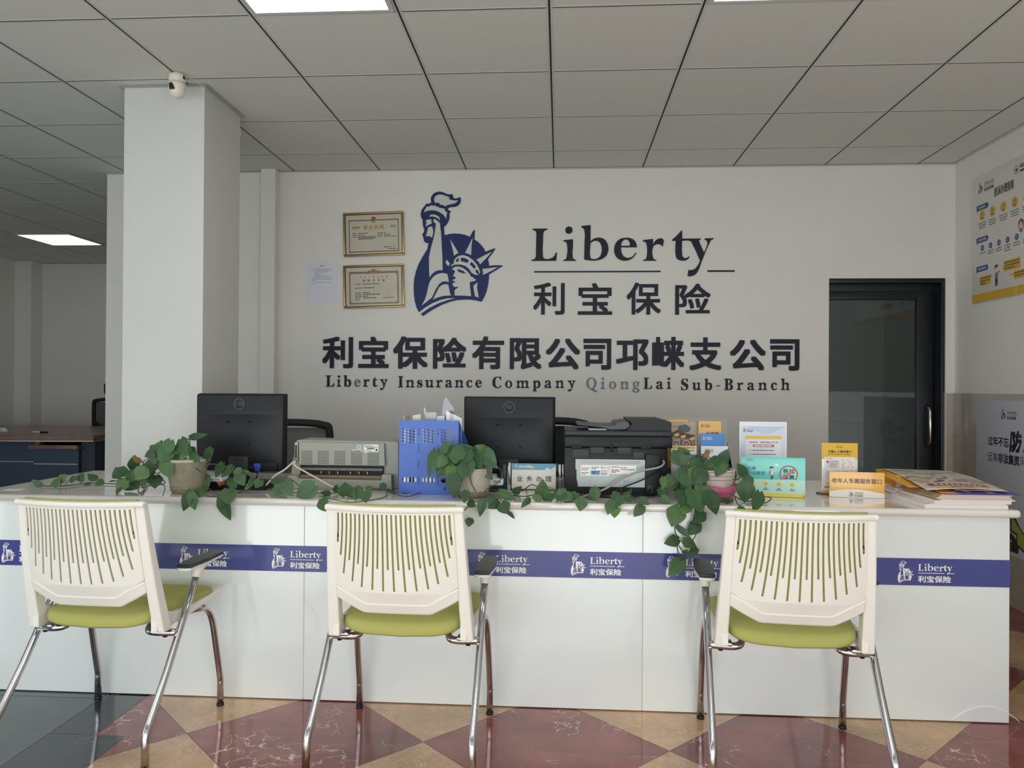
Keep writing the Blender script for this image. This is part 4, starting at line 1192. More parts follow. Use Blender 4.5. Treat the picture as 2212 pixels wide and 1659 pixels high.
P.shape([[(L1 + 0.50, 0.22), (L1 + 0.46, 0.30), (L1 + 0.42, 0.34), (L1 + 0.385, 0.30), (L1 + 0.375, 0.20), (L1 + 0.39, 0.12), (L1 + 0.33, 0.16), (L1 + 0.27, 0.23), (L1 + 0.24, 0.22), (L1 + 0.245, 0.12), (L1 + 0.30, 0.11), (L1 + 0.30, 0.06), (L1 + 0.40, 0.03), (L1 + 0.60, 0.04), (L1 + 0.66, 0.16), (L1 + 0.60, 0.24)]], ol2, 1, True)
P.shape([[(L1 + 0.495, 0.215), (L1 + 0.46, 0.285), (L1 + 0.425, 0.325), (L1 + 0.398, 0.295), (L1 + 0.388, 0.20), (L1 + 0.44, 0.16), (L1 + 0.52, 0.16)]], olive, 2, True)
P.shape([[(L1 + 0.255, 0.21), (L1 + 0.258, 0.128), (L1 + 0.315, 0.12), (L1 + 0.31, 0.07), (L1 + 0.372, 0.045), (L1 + 0.38, 0.115), (L1 + 0.31, 0.165)]], olive, 2, True)
P.shape([[(L1 + 0.225, 0.02), (L1 + 0.225, 0.085), (L1 + 0.25, 0.115), (L1 + 0.30, 0.09), (L1 + 0.325, 0.05), (L1 + 0.32, 0.02)]], (44, 48, 46), 3, True)
P.rect(L1 + 0.238, 0.022, L1 + 0.255, 0.06, (168, 62, 62), 4); P.disc(L1 + 0.249, 0.072, 0.008, (214, 180, 110), 4)
P.text('骗', L1 + 0.42, 0.21, 0.05, (168, 58, 48), 3, 0.03)
P.fn(lambda x, y, z: (x + 0.115, y, z * 1.12), o0)
P.build('print', t, fix=False)

# ================================================================== the office at far left
wood = mat('walnut_top', (126, 96, 82), 0.3, noise=(9, 0.15))
navy = mat('desk_navy', (54, 72, 92), 0.5)
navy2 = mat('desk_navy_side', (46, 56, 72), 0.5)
silver = mat('silver_strip', (170, 172, 172), 0.35, 0.6)
DZ0 = 0.79
t = thing('office_desk', 'dark blue executive desk with a curved walnut top in the far left office', 'desk', (-5.3, 6.9, 0))
b = MB()
cur = [(-1.25 + 2.45 * i / 20, 0) for i in range(21)]
front = [(x, -0.62 + 0.10 * ((x + 0.1) / 1.25) ** 2 - 0.0) for x, _ in cur]
b.prism(front + [(1.2, 0.95), (-1.25, 0.95)], DZ0 - 0.045, DZ0, wood, 'xy'); b.build('desk_top', t, bevel=0.004)
b = MB(); f2 = [(x, y + 0.004) for x, y in front]
b.prism(f2 + [(1.195, 0.9), (-1.24, 0.9)], DZ0 - 0.056, DZ0 - 0.0455, silver, 'xy'); b.build('trim_strip', t)
b = MB()
b.box(-1.2, 0.60, -0.40, 0.8, 0.0, DZ0 - 0.057, navy); b.build('pedestal', t)
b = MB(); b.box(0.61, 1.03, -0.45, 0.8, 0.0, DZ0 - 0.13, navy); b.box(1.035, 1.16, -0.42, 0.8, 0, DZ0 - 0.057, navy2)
b.build('front_panel', t)
b = MB(); b.box(0.59, 1.04, -0.49, -0.40, DZ0 - 0.129, DZ0 - 0.092, wood, 0.003); b.box(0.63, 0.67, -0.46, -0.40, DZ0 - 0.0915, DZ0 - 0.057, wood); b.build('wood_rail', t)
b = MB(); b.box(-1.2, 0.585, -0.408, -0.4005, 0.535, 0.545, silver); b.box(0.62, 1.025, -0.458, -0.4505, 0.522, 0.533, silver); b.build('metal_inlay', t)
p = aty(100, 915, 7.0)
b = MB(); rn = random.Random(3)
bm = bmesh.new(); bmesh.ops.create_icosphere(bm, subdivisions=3, radius=1)
for v in bm.verts:
    k = 1 + 0.35 * math.sin(v.co.x * 7 + 1) * math.cos(v.co.y * 6) ; v.co = Vector((v.co.x * 0.085 * k, v.co.y * 0.06 * k, max(-0.3, v.co.z) * 0.028 * k + 0.009))
b.addbm(bm, mat('tissue', (232, 232, 230), 0.9)); o = b.build('crumpled_tissue', None, (-5.27, 6.75, DZ0 + 0.0005)); tag(o, 'crumpled white tissue on the curved desk in the far office', 'tissue')
t2 = thing('marker_pen', 'white and black marker pen lying on the far office desk', 'pen', (-4.75, 6.62, DZ0 + 0.0085))
b = MB(); b.tube([(-0.075, 0, 0), (0.0, 0, 0)], 0.0082, mat('pen_white', (224, 224, 222), 0.4)); b.build('barrel', t2)
b = MB(); b.tube([(0.001, 0, 0), (0.07, 0, 0)], [0.0084, 0.0075], rubber); b.build('cap', t2)

mesh_black = mat('office_chair_black', (22, 25, 30), 0.7)
mesh_net = clear('chair_net', (0.42, 0.42, 0.43), 0.02, 0.7)
def mesh_chair(name, label, loc, rz, w, ztop, zbot, head, net, group):
    """back of a swivel chair: frame, netting, support bar, seat, column and star base"""
    t = thing(name, label, 'office chair', loc, rz, group)
    b = MB()
    b.tube(smooth_path([(-w * 0.42, 0.03, zbot), (-w / 2, 0.0, zbot + 0.08), (-w / 2, -0.02, ztop - 0.07), (-w / 2 + 0.04, -0.03, ztop - 0.012), (0, -0.035, ztop), (w / 2 - 0.04, -0.03, ztop - 0.012), (w / 2, -0.02, ztop - 0.07), (w / 2, 0.0, zbot + 0.08), (w * 0.42, 0.03, zbot), (0, 0.03, zbot - 0.02), (-w * 0.42, 0.03, zbot)], 5), 0.021, mesh_black, 10)
    b.build('back_frame', t)
    b = MB(); b.prism([(-w / 2 + 0.01, zbot), (w / 2 - 0.01, zbot), (w / 2 - 0.012, ztop - 0.03), (-w / 2 + 0.012, ztop - 0.03)], -0.012, -0.006, net, 'xz'); b.build('back_net', t)
    b = MB(); b.tube([(-w * 0.45, -0.03, zbot + 0.2), (0, -0.05, zbot + 0.06), (w * 0.45, -0.03, zbot + 0.2)], 0.022, mesh_black, 8); b.tube([(0, -0.05, zbot + 0.08), (0, -0.02, 0.42)], 0.03, mesh_black, 8); b.build('back_support', t)
    b = MB(); b.box(-0.24, 0.24, 0.02, 0.48, 0.43, 0.50, mesh_black, 0.03); b.build('seat', t)
    b = MB(); b.tube([(0, 0.25, 0.08), (0, 0.25, 0.43)], 0.028, mesh_black, 12); b.build('gas_column', t)
    b = MB()
    for k in range(5): b.tube([(0, 0.25, 0.09), (0.28 * cos(2 * pi * k / 5), 0.25 + 0.28 * sin(2 * pi * k / 5), 0.06)], [0.03, 0.018], mesh_black, 8)
    b.build('star_base', t)
    for k in range(5):
        x, yy = 0.28 * cos(2 * pi * k / 5), 0.25 + 0.28 * sin(2 * pi * k / 5)
        b = MB(); b.tube([(x - 0.02, yy, 0.028), (x + 0.02, yy, 0.028)], 0.028, mesh_black, 12); b.build('castor', t)
    if head:
        b = MB(); b.box(-0.14, 0.14, -0.045, 0.02, ztop + 0.055, ztop + 0.19, mesh_black, 0.03); b.tube([(0, -0.03, ztop - 0.02), (0, -0.03, ztop + 0.08)], 0.02, mesh_black, 8); b.build('headrest', t)
    return t
mesh_chair('office_chair', 'black net backed swivel chair with headrest behind the far office desk', (-5.03, 8.28, 0), 0.1, 0.50, 1.07, 0.60, True, mesh_net, None)
mesh_chair('office_chair', 'black swivel chair with grey net back behind the counter, beside the left monitor', (-1.56, 4.25, 0), 0.0, 0.50, 1.03, 0.55, False, mat('grey_net', (112, 110, 110), 0.8, bump=(900, 0.3)), 'staff chairs behind the counter')
mesh_chair('office_chair', 'black swivel chair with solid back behind the counter, right of the right monitor', (-0.085, 4.22, 0), 0.0, 0.48, 1.055, 0.55, False, mesh_black, 'staff chairs behind the counter')
mesh_chair('office_chair', 'black swivel chair showing its top above the multifunction printer', (0.52, 4.3, 0), 0.0, 0.42, 1.045, 0.55, False, mesh_black, 'staff chairs behind the counter')
# ================================================================== things standing on the worktop
blk = mat('black_plastic', (23, 25, 28), 0.45, spec=0.3, bump=(600, 0.06))
blk2 = mat('black_plastic_dark', (14, 15, 18), 0.5, spec=0.3)
blk3 = mat('charcoal_plastic', (44, 46, 50), 0.45, spec=0.35)
acry = clear('clear_acrylic', (0.96, 0.975, 0.975), 0.0, 0.0, 1.18)
acry_e = clear('acrylic_edge', (0.80, 0.84, 0.84), 0.10, 0.1)

def monitor(label, u, ut, Y, group):
    """seen from behind; root at the middle of the stand's foot"""
    p = aty(u, 900, Y)
    t = thing('computer_monitor', label, 'monitor', (p.x, Y, WT), 0, group)
    w, z0 = 0.204, 0.055
    z1 = aty(u, ut, Y).z - WT
    b = MB()
    b.box(-w, w, 0.018, 0.040, z0, z1, blk2, 0.006)
    b.box(-w + 0.002, w - 0.002, -0.006, 0.030, z0 + 0.002, z1 - 0.001, blk, 0.012)
    bm = bmesh.new(); bmesh.ops.create_grid(bm, x_segments=24, y_segments=20, size=1)
    for v in bm.verts:
        x, y = v.co.x, v.co.y
        bulge = 0.018 * max(0, 1 - abs(x) ** 2.5) * max(0, 1 - abs(y) ** 2.5)
        v.co = Vector((x * (w - 0.014), -0.0058 - bulge, (z0 + z1 - 0.08) / 2 + y * (z1 - z0 - 0.105) / 2))
    b.addbm(bm, blk, True)
    hs = b.build('housing', t)
    b = MB()
    for i in range(12):
        zz = z1 - 0.012 - 0.0052 * i
        b.box(-w + 0.016, w - 0.016, -0.0085, -0.004, zz - 0.0017, zz + 0.0012, blk)
    b.build('vent_ridges', hs)
    zl = z1 - 0.046
    b = MB(); b.lathe([(0.0, 0.0105), (0.0235, 0.0105), (0.0245, 0.008)], blk3, 32, (0, 0, zl), 'y')
    b.build('logo_disc', hs)
    P = Print(-0.0112, 0.0003)
    P.ring(0, zl, 0.0225, 0.0245, (92, 94, 98), 0, 40)
    P.text('D', -0.0175, zl - 0.0035, 0.0085, (16, 16, 18), 1, 0.03); P.text('LL', 0.0035, zl - 0.0035, 0.0085, (16, 16, 18), 1, 0.03)
    o0 = len(P.v); P.text('E', 0, 0, 0.0085, (16, 16, 18), 1, 0.03, 'c')
    P.fn(lambda x, y, z: ((x * cos(0.5) - z * sin(0.5)) - 0.0015, y, (x * sin(0.5) + z * cos(0.5)) + zl - 0.0035), o0)
    P.build('logo_lettering', hs, fix=False)
    zc = (z0 + z1) / 2 - 0.01
    for s in (-1, 1):
        for q in (-1, 1):
            b = MB(); b.tube([(s * 0.05, -0.0245, zc + 0.01 + q * 0.05), (s * 0.05, -0.02, zc + 0.01 + q * 0.05)], 0.0045, blk2, 14); b.build('mount_screw', hs)
    b = MB(); b.box(-0.175, 0.175, -0.012, 0.0, z0 + 0.006, z0 + 0.045, blk2, 0.004); b.build('port_bay', hs)
    b = MB(); b.box(0.075, 0.105, -0.030, -0.010, z0 + 0.018, z0 + 0.040, mat('vga_blue', (46, 78, 176), 0.45), 0.003); b.box(0.080, 0.100, -0.028, -0.012, z0 + 0.006, z0 + 0.018, mat('vga_blue', (0, 0, 0)), 0.002); b.build('video_plug', hs)
    b = MB(); b.tube(smooth_path([(0.09, -0.022, z0 + 0.008), (0.088, -0.025, z0 - 0.02), (0.075, -0.02, 0.02), (0.06, 0.0, 0.006), (0.03, 0.06, 0.005)], 5), 0.0035, blk2, 8); b.build('video_cable', hs)
    b = MB(); b.box(-0.045, 0.045, -0.02, 0.012, 0.008, z0 + 0.12, blk3, 0.006); b.build('stand_neck', t)
    b = MB(); b.box(-0.115, 0.115, -0.075, 0.10, 0.0, 0.011, blk2, 0.005); b.build('stand_base', t)
    return t
monitor('black computer monitor seen from behind, in front of the pillar', 519, 850, 3.30, 'monitors on the counter')
monitor('black computer monitor seen from behind, right of the blue file organizer', 1100, 857, 3.335, 'monitors on the counter')

# ---------------- dot matrix printer
pg = mat('printer_grey', (148, 150, 138), 0.5, bump=(900, 0.05))
pg2 = mat('printer_grey_dark', (104, 106, 98), 0.5)
t = thing('dot_matrix_printer', 'grey dot matrix printer seen from behind, left of the blue file organizer', 'printer', (-0.927, 3.17, WT + 0.0006))
def px(c): return (c - 735) / 242 * 0.475
def pz(c): return max(0.0, (1066 - c) * 0.00186)
b = MB()
b.prism([(px(613), pz(1066)), (px(617), pz(1018)), (px(627), pz(957)), (px(632), pz(955)), (px(852), pz(956)), (px(856), pz(960)), (px(857), pz(1066))], 0.03, 0.19, pg, 'xz')
b.build('case', t, bevel=0.004)
b = MB(); b.prism([(px(637), pz(1012)), (px(636), pz(959)), (px(826), pz(960)), (px(828), pz(1012))], 0.012, 0.031, pg, 'xz')
rp = b.build('rear_cover', t, bevel=0.003)
b = MB()
for cx in (654.3, 690.8, 727.7, 765, 802):
    for i in range(9):
        for j in range(9):
            x = px(cx) - 0.022 + 0.0055 * i; z = pz(994) - 0.026 + 0.0065 * j
            b.quad((x - 0.0014, 0.0117, z - 0.0018), (x + 0.0014, 0.0117, z - 0.0018), (x + 0.0014, 0.0117, z + 0.0018), (x - 0.0014, 0.0117, z + 0.0018), mat('vent_black', (22, 22, 20), 0.8))
o = b.build('vent_holes', rp, fix=False); o['kind'] = 'stuff'
b = MB(); b.prism([(px(613), 0), (px(616), pz(1036)), (px(636), pz(1034)), (px(638), pz(1042)), (px(823), pz(1044)), (px(824), pz(1030)), (px(845), pz(1031)), (px(846), 0)], -0.012, 0.03, pg, 'xz'); b.build('paper_tray', t, bevel=0.003)
b = MB(); b.box(px(638), px(824), 0.024, 0.0295, pz(1042), pz(1013), blk2); b.build('paper_slot', t)
b = MB(); b.box(px(639), px(823), 0.010, 0.024, pz(1024), pz(1018), pg2, 0.002); b.build('guide_bar', t)
for c in (686, 704, 723, 751, 770, 789):
    b = MB(); b.tube([(px(c), 0.018, pz(1033)), (px(c), 0.018, pz(1025))], 0.0035, mat('steel_pin', (190, 190, 186), 0.3, 0.8), 8); b.build('feed_pin', t)
b = MB(); b.box(px(640), px(822), 0.016, 0.0235, pz(1041), pz(1035), mat('roller_brown', (132, 104, 84), 0.5)); b.build('paper_roller', t)
b = MB(); b.box(px(857.2), px(864), 0.05, 0.18, 0.004, pz(958), blk); b.build('side_panel', t, bevel=0.002)
b = MB(); b.box(px(624.5), px(633), 0.020, 0.0297, pz(1003), pz(960), mat('port_metal', (140, 140, 134), 0.35, 0.7), 0.002); b.box(px(626.5), px(631), 0.017, 0.020, pz(996), pz(966), mat('port_brown', (48, 38, 32), 0.5)); b.build('parallel_port', t)
P = Print(0.0117, 0.0003)
P.rect(px(781), pz(981), px(813), pz(963), (226, 226, 222), 0); P.bars(px(782), pz(966.5), px(800), 0.003, (90, 90, 90), 1, seed=1); P.bars(px(784), pz(969.5), px(812), 0.003, (90, 90, 90), 1, seed=2)
P.rect(px(788), pz(974), px(804), pz(970.5), (84, 84, 84), 1); P.bars(px(782), pz(978), px(798), 0.003, (120, 120, 120), 1, seed=3); P.disc(px(809), pz(975), 0.005, (30, 30, 32), 1)
P.disc(px(770.6), pz(968.9), 0.0105, (232, 234, 236), 0); P.ring(px(770.6), pz(968.9), 0.006, 0.0092, (92, 148, 190), 1); P.disc(px(770.6), pz(968.9), 0.004, (70, 124, 176), 1)
P.rect(px(756.5), pz(981), px(777), pz(975), (224, 222, 216), 0); P.bars(px(758), pz(979.5), px(776), 0.005, (70, 70, 70), 1, 0.15, seed=4)
P.build('stickers', rp, fix=False)
beige_c = mat('beige_cable', (206, 200, 180), 0.5)
b = MB(); b.tube(smooth_path([(px(629), 0.012, pz(1003)), (px(632), -0.012, pz(1012)), (px(660), -0.030, pz(1026)), (px(700), -0.045, pz(1046)), (px(720), -0.05, pz(1056)), (px(745), -0.05, 0.004), (px(800), -0.045, 0.004)], 6), 0.0038, beige_c, 8)
b.tube(smooth_path([(px(626), 0.012, pz(1004)), (px(610), -0.02, pz(1022)), (px(590), -0.03, pz(1036)), (px(566), -0.03, 0.006), (px(545), 0.0, 0.004)], 6), 0.0042, beige_c, 8); b.build('data_cable', t)

# ---------------- blue file organizer
fb = mat('file_blue', (66, 104, 188), 0.42)
t = thing('file_organizer', 'blue plastic three slot file organizer left of the right monitor', 'file organizer', (-0.5345, 3.055, WT), -0.04)
def fx(c): return (c - 436) / 688 * 0.246
def fz(c): return (1205 - c) / 845 * 0.304
FP = [(fx(92), 0.0), (fx(780), 0.0), (fx(780), fz(360)), (fx(92), fz(360))]
holes = []
for gx0, gx1 in ((127, 295), (352, 520), (575, 742)):
    y0, y1 = 456, 620; n = 5; stp = (gx1 - gx0) / n
    for k in range(-4, 5):
        ax, ay = gx0 + max(0, k) * stp, y0 + max(0, -k) * stp
        L = (gx1 - gx0) - abs(k) * stp
        bx, by = ax + L, ay + L * (y1 - y0) / (gx1 - gx0)
        q = 5.5
        holes.append([(fx(ax - q * 0.4), fz(ay + q)), (fx(ax + q), fz(ay - q * 0.4)), (fx(bx + q * 0.4), fz(by - q)), (fx(bx - q), fz(by + q * 0.4))])
for gx0, gx1 in ((132, 298), (357, 520), (580, 745)):
    holes.append(rrect(fx(gx0), fz(1065), fx(gx1), fz(1012), 0.0085))
for gx in (322, 547):
    for (a, c) in ((450, 545), (630, 735), (815, 915), (1000, 1095)):
        holes.append([(fx(gx - 5), fz(a)), (fx(gx + 5), fz(a)), (fx(gx + 5), fz(c)), (fx(gx - 5), fz(c))])
vs, fs = shape2d([FP] + holes, False, 1.0)
b = MB(); b.raw([(v[0], 0.0 if v[2] > 0 else 0.003, v[1]) for v in vs], fs, fb); b.build('front_plate', t)
for x in (fx(93), fx(322), fx(547), fx(779)):
    b = MB(); b.prism([(0.0032, 0.0), (0.235, 0.0), (0.235, 0.20), (0.0032, fz(362))], x - 0.0014, x + 0.0014, fb, 'yz'); b.build('divider', t)
b = MB(); b.box(fx(92), fx(780), 0.0032, 0.235, 0.0, 0.003, fb); b.build('bottom_plate', t)
b = MB(); b.box(fx(92), fx(780), 0.232, 0.235, 0.003, 0.06, fb); b.build('back_lip', t)
# papers and folders standing in it
rn = random.Random(11)
def leaf_sheet(name, label, cat, x, w, z1, y0, y1, m, lean=0.0, group=None, prn=None):
    root = thing(name, label, cat, (-0.5345 + x, 3.055, WT + 0.0035), -0.04, group)
    b = MB(); b.prism([(y0, 0.0), (y1, 0.0), (y1 - 0.01, z1 - 0.004), (y0, z1)], -w / 2, w / 2, m, 'yz')
    if lean: b.fn(lambda X, Y, Z: (X + Z * lean, Y, Z))
    b.build('sheets', root)
    return root
pw1 = mat('paper_white', (226, 228, 230), 0.6); pw2 = mat('paper_cool', (200, 206, 216), 0.6); gfold = mat('folder_teal', (120, 150, 150), 0.5); bfold = mat('folder_beige', (206, 190, 164), 0.5); pal = mat('folder_pale_green', (196, 206, 190), 0.5)
spec = [(-0.100, 0.010, 0.29, pw1, 'white'), (-0.086, 0.008, 0.285, pw2, 'pale blue'), (-0.070, 0.007, 0.28, gfold, 'teal'), (-0.055, 0.009, 0.287, pw1, 'white'),
        (-0.026, 0.012, 0.29, pw1, 'white'), (-0.010, 0.010, 0.286, pw2, 'pale blue'), (0.006, 0.009, 0.29, pw1, 'white'), (0.022, 0.010, 0.28, pw2, 'pale blue')]
for i, (x, w_, z1, m, cn) in enumerate(spec):
    leaf_sheet('paper_folder', '%s folder in the %s slot of the blue organizer, %s from its left' % (cn, 'left' if i < 4 else 'middle', ('first', 'second', 'third', 'fourth')[i % 4]), 'folder', x, w_, z1, 0.006, 0.22, m, group='folders in the blue organizer')
leaf_sheet('plastic_folder', 'beige rolled folder poking out of the left end of the blue organizer', 'folder', -0.110, 0.0024, 0.318, 0.03, 0.15, bfold)
def flat_sheet(name, label, cat, P4, y, m, th=0.0012, rows=0):
    """sheet facing the front: polygon in organizer x, z"""
    root = thing(name, label, cat, (-0.5345, 3.055, WT + 0.0035), -0.04)
    b = MB(); b.prism(P4, y, y + th, m, 'xz'); sh = b.build('sheet', root)
    if rows:
        P = Print(y - 0.0001, 0.0003)
        cx = sum(p[0] for p in P4) / len(P4); zt = max(p[1] for p in P4)
        for i in range(rows): P.bars(cx - 0.016, zt - 0.012 - 0.006 * i, cx + 0.002, 0.002, (60, 60, 70), 0, seed=i)
        P.build('print', root, fix=False)
    return root
film = clear('clear_film', (0.82, 0.84, 0.87), 0.05, 0.25)
flat_sheet('plastic_folder', 'pale green plastic sleeve standing in the blue organizer', 'folder', [(fx(200), 0.05), (fx(310), 0.05), (fx(308), fz(305)), (fx(215), fz(322))], 0.05, pal)
flat_sheet('clear_folder', 'clear plastic sleeve standing upright in the middle of the blue organizer', 'folder', [(fx(325), 0.05), (fx(470), 0.05), (fx(470), fz(285)), (fx(352), fz(290)), (fx(335), fz(225)), (fx(322), fz(240))], 0.09, film)
flat_sheet('clear_folder', 'tall leaning clear folder whose corner rises above the blue organizer', 'folder', [(fx(480), 0.06), (fx(700), 0.06), (fx(672), fz(235)), (fx(578), fz(105)), (fx(545), fz(165))], 0.10, clear('clear_film2', (0.62, 0.64, 0.68), 0.05, 0.2))
flat_sheet('loose_papers', 'white printed papers slanting out of the right slot of the blue organizer', 'paper', [(fx(596), 0.05), (fx(775), 0.05), (fx(790), fz(352)), (fx(604), fz(262))], 0.06, pw1, rows=5)
flat_sheet('loose_papers', 'short white papers in the blue organizer left of the slanting ones', 'paper', [(fx(490), 0.05), (fx(588), 0.05), (fx(588), fz(320)), (fx(500), fz(330))], 0.055, pw2)

# ---------------- multifunction printer
t = thing('multifunction_printer', 'black multifunction laser printer seen from behind with a grey metal plate', 'printer', (aty(1335, 1000, 3.10).x, 3.10, WT))
def mx(c): return (0.229 * c - 145) * 0.00190
def mz(c): return max(0.0, (204 - 0.229 * c) * 0.00190)
b = MB(); b.box(mx(130), mx(1098), 0.006, 0.36, 0.0, mz(438), blk, 0.004); b.build('body', t)
b = MB(); b.box(mx(128), mx(1137), -0.004, 0.39, mz(436), mz(332), blk, 0.005); b.box(mx(132), mx(1135), 0.0, 0.385, mz(331), mz(282), blk3, 0.006)
sc = b.build('scanner_unit', t)
b = MB(); b.box(mx(310), mx(972), -0.0065, -0.004, mz(388), mz(345), blk2); b.build('hinge_slot', sc)
b = MB(); b.prism([(mx(x), mz(z)) for x, z in ((545, 318), (590, 303), (660, 296), (715, 280), (750, 245), (768, 215), (740, 190), (742, 174), (1070, 174), (1128, 192), (1137, 210), (1137, 322), (545, 322))], 0.03, 0.33, blk, 'xz'); adf = b.build('document_feeder', t, bevel=0.004)
b = MB(); b.prism([(mx(x), mz(z)) for x, z in ((245, 216), (330, 224), (520, 236), (610, 232), (625, 205), (700, 192), (742, 196), (762, 240), (715, 276), (560, 282), (520, 262), (380, 244), (250, 234))], 0.05, 0.30, mat('tray_grey', (66, 68, 72), 0.45), 'xz'); b.build('feeder_tray', t, bevel=0.003)
b = MB(); b.box(mx(362), mx(535), 0.06, 0.27, mz(280), mz(268), pw1); b.build('tray_paper', t)
b = MB()
for q in ((205, 365, 452, 545), (372, 508, 416, 500), (625, 760, 416, 500), (772, 880, 470, 545)): b.box(mx(q[0]), mx(q[1]), 0.0, 0.0058, mz(q[3]), mz(q[2]), blk3, 0.002)
b.box(mx(560), mx(582), -0.006, 0.0058, mz(475), mz(402), blk2, 0.002); b.box(mx(845), mx(940), -0.004, 0.0058, mz(447), mz(420), blk2, 0.002); b.box(mx(200), mx(300), -0.004, 0.0058, mz(447), mz(416), blk2, 0.002)
b.build('rear_latches', t)
b = MB(); b.box(mx(887), mx(1028), -0.006, 0.0058, mz(865), mz(492), blk, 0.004); b.build('rear_column', t)
b = MB(); b.box(mx(1040), mx(1068), 0.001, 0.0058, mz(612), mz(538), blk2, 0.001); b.build('network_port', t)
b = MB(); b.box(mx(905), mx(962), -0.0085, -0.006, mz(858), mz(782), blk3, 0.002); b.build('power_socket', t)
plate = mat('galvanised_plate', (158, 167, 165), 0.4, 0.2)
b = MB(); b.prism([(mx(x), mz(z)) for x, z in ((236, 548), (884, 548), (884, 806), (258, 806), (258, 785), (246, 730), (246, 650), (236, 640))], 0.0, 0.0058, plate, 'xz')
b.box(mx(282), mx(838), -0.002, 0.0, mz(580), mz(562), plate, 0.002); b.box(mx(690), mx(735), -0.002, 0.0, mz(758), mz(714), plate, 0.002)
mp = b.build('metal_plate', t)
P = Print(-0.0004, 0.0003)
P.rect(mx(285), mz(704), mx(550), mz(603), (230, 228, 224), 0); P.rect(mx(557), mz(683), mx(803), mz(602), (230, 228, 224), 0)
P.rect(mx(377), mz(697), mx(467), mz(655), (112, 176, 206), 1); P.bars(mx(385), mz(668), mx(462), 0.005, (40, 80, 120), 2, 0.2, seed=5); P.bars(mx(385), mz(685), mx(455), 0.006, (40, 80, 120), 2, 0.2, seed=6)
P.text('FC', mx(474), mz(635), 0.008, (60, 60, 60), 1, 0.02); P.ring(mx(512), mz(627), 0.002, 0.0032, (70, 70, 70), 1, 14); P.ring(mx(538), mz(627), 0.002, 0.0032, (70, 70, 70), 1, 14)
for i, (a, z_, e) in enumerate(((292, 635, 368), (292, 652, 350), (292, 678, 362), (292, 693, 340), (384, 628, 455), (384, 642, 440), (474, 660, 540), (474, 680, 535), (474, 694, 530), (572, 648, 640), (572, 660, 650), (572, 672, 620), (650, 628, 720), (660, 645, 790), (572, 622, 640))):
    P.bars(mx(a), mz(z_), mx(e), 0.0032, (96, 90, 88) if i % 3 else (150, 96, 92), 1, seed=i)
P.build('stickers', mp, fix=False)
b = MB(); b.tube(smooth_path([(mx(1054), 0.0, mz(555)), (mx(1050), -0.03, mz(572)), (mx(1000), -0.05, mz(604)), (mx(860), -0.055, mz(632)), (mx(740), -0.05, mz(672)), (mx(650), -0.04, mz(722)), (mx(540), -0.05, mz(792)), (mx(440), -0.06, mz(835)), (mx(300), -0.06, 0.004)], 6), 0.0042, mat('grey_cable', (150, 150, 146), 0.5), 8); b.build('network_cable', t)
b = MB(); b.tube(smooth_path([(mx(1052), 0.0, mz(600)), (mx(1030), -0.02, mz(620)), (mx(950), -0.03, mz(676)), (mx(830), -0.035, mz(735)), (mx(700), -0.04, mz(785)), (mx(560), -0.05, mz(842)), (mx(400), -0.05, 0.004)], 6), 0.0028, blk2, 8); b.build('usb_cable', t)
b = MB(); b.tube(smooth_path([(mx(930), -0.008, mz(820)), (mx(900), -0.04, mz(840)), (mx(800), -0.06, mz(868)), (mx(650), -0.06, 0.004), (mx(300), -0.05, 0.004)], 6), 0.0036, blk2, 8); b.build('power_cable', t)

# ---------------- desk sign in clear holder
t = thing('desk_sign', 'white and blue counter sign in a clear acrylic holder below the right monitor', 'sign', (aty(1156, 1050, 3.225).x, 3.225, WT))
k = 3.225 / 1628
def sx(c): return (1040 + c * 0.1085 - 1156) * k
def sz(c): return (1062 - (980 + c * 0.1085)) * k
b = MB(); b.box(sx(600), sx(1480), 0.001, 0.0018, 0.006, sz(222), mat('sign_card', (226, 224, 216), 0.4)); cd_ = b.build('card', t)
P = Print(0.0009, 0.0003)
P.rect(sx(602), sz(340), sx(1479), sz(224), (92, 160, 186), 0); P.rect(sx(602), sz(352), sx(1479), sz(342), (168, 208, 206), 0)
P.shape([[(sx(715), sz(300)), (sx(760), sz(262)), (sx(860), sz(270)), (sx(930), sz(252)), (sx(1010), sz(275)), (sx(1065), sz(312)), (sx(960), sz(305)), (sx(860), sz(298)), (sx(770), sz(298))]], (222, 200, 170), 1, True)
P.shape([[(sx(1240), sz(350)), (sx(1310), sz(290)), (sx(1370), sz(330)), (sx(1478), sz(262)), (sx(1478), sz(348))]], (206, 226, 236), 1, True)
P.poly([(sx(672), sz(245)), (sx(690), sz(240)), (sx(695), sz(300)), (sx(680), sz(305))], (232, 236, 236), 1)
for c, x in zip('业务办理', (760, 953, 1146, 1335)): P.text(c, sx(x), sz(575), 0.0235, (38, 32, 34), 1, 0.012, 'c')
P.build('print', cd_, fix=False)
b = MB(); b.box(sx(505), sx(582), -0.004, 0.014, 0.0, sz(195), acry_e, 0.001); b.box(sx(1530), sx(1590), -0.004, 0.014, 0.0, sz(225), acry_e, 0.001); b.box(sx(1600), sx(1645), 0.014, 0.029, 0.0, sz(230), acry_e, 0.001)
b.box(sx(583), sx(1529), 0.0025, 0.0045, 0.002, sz(215), acry); b.box(sx(480), sx(1660), -0.01, 0.03, 0.0, 0.002, acry_e)
b.build('acrylic_holder', t)

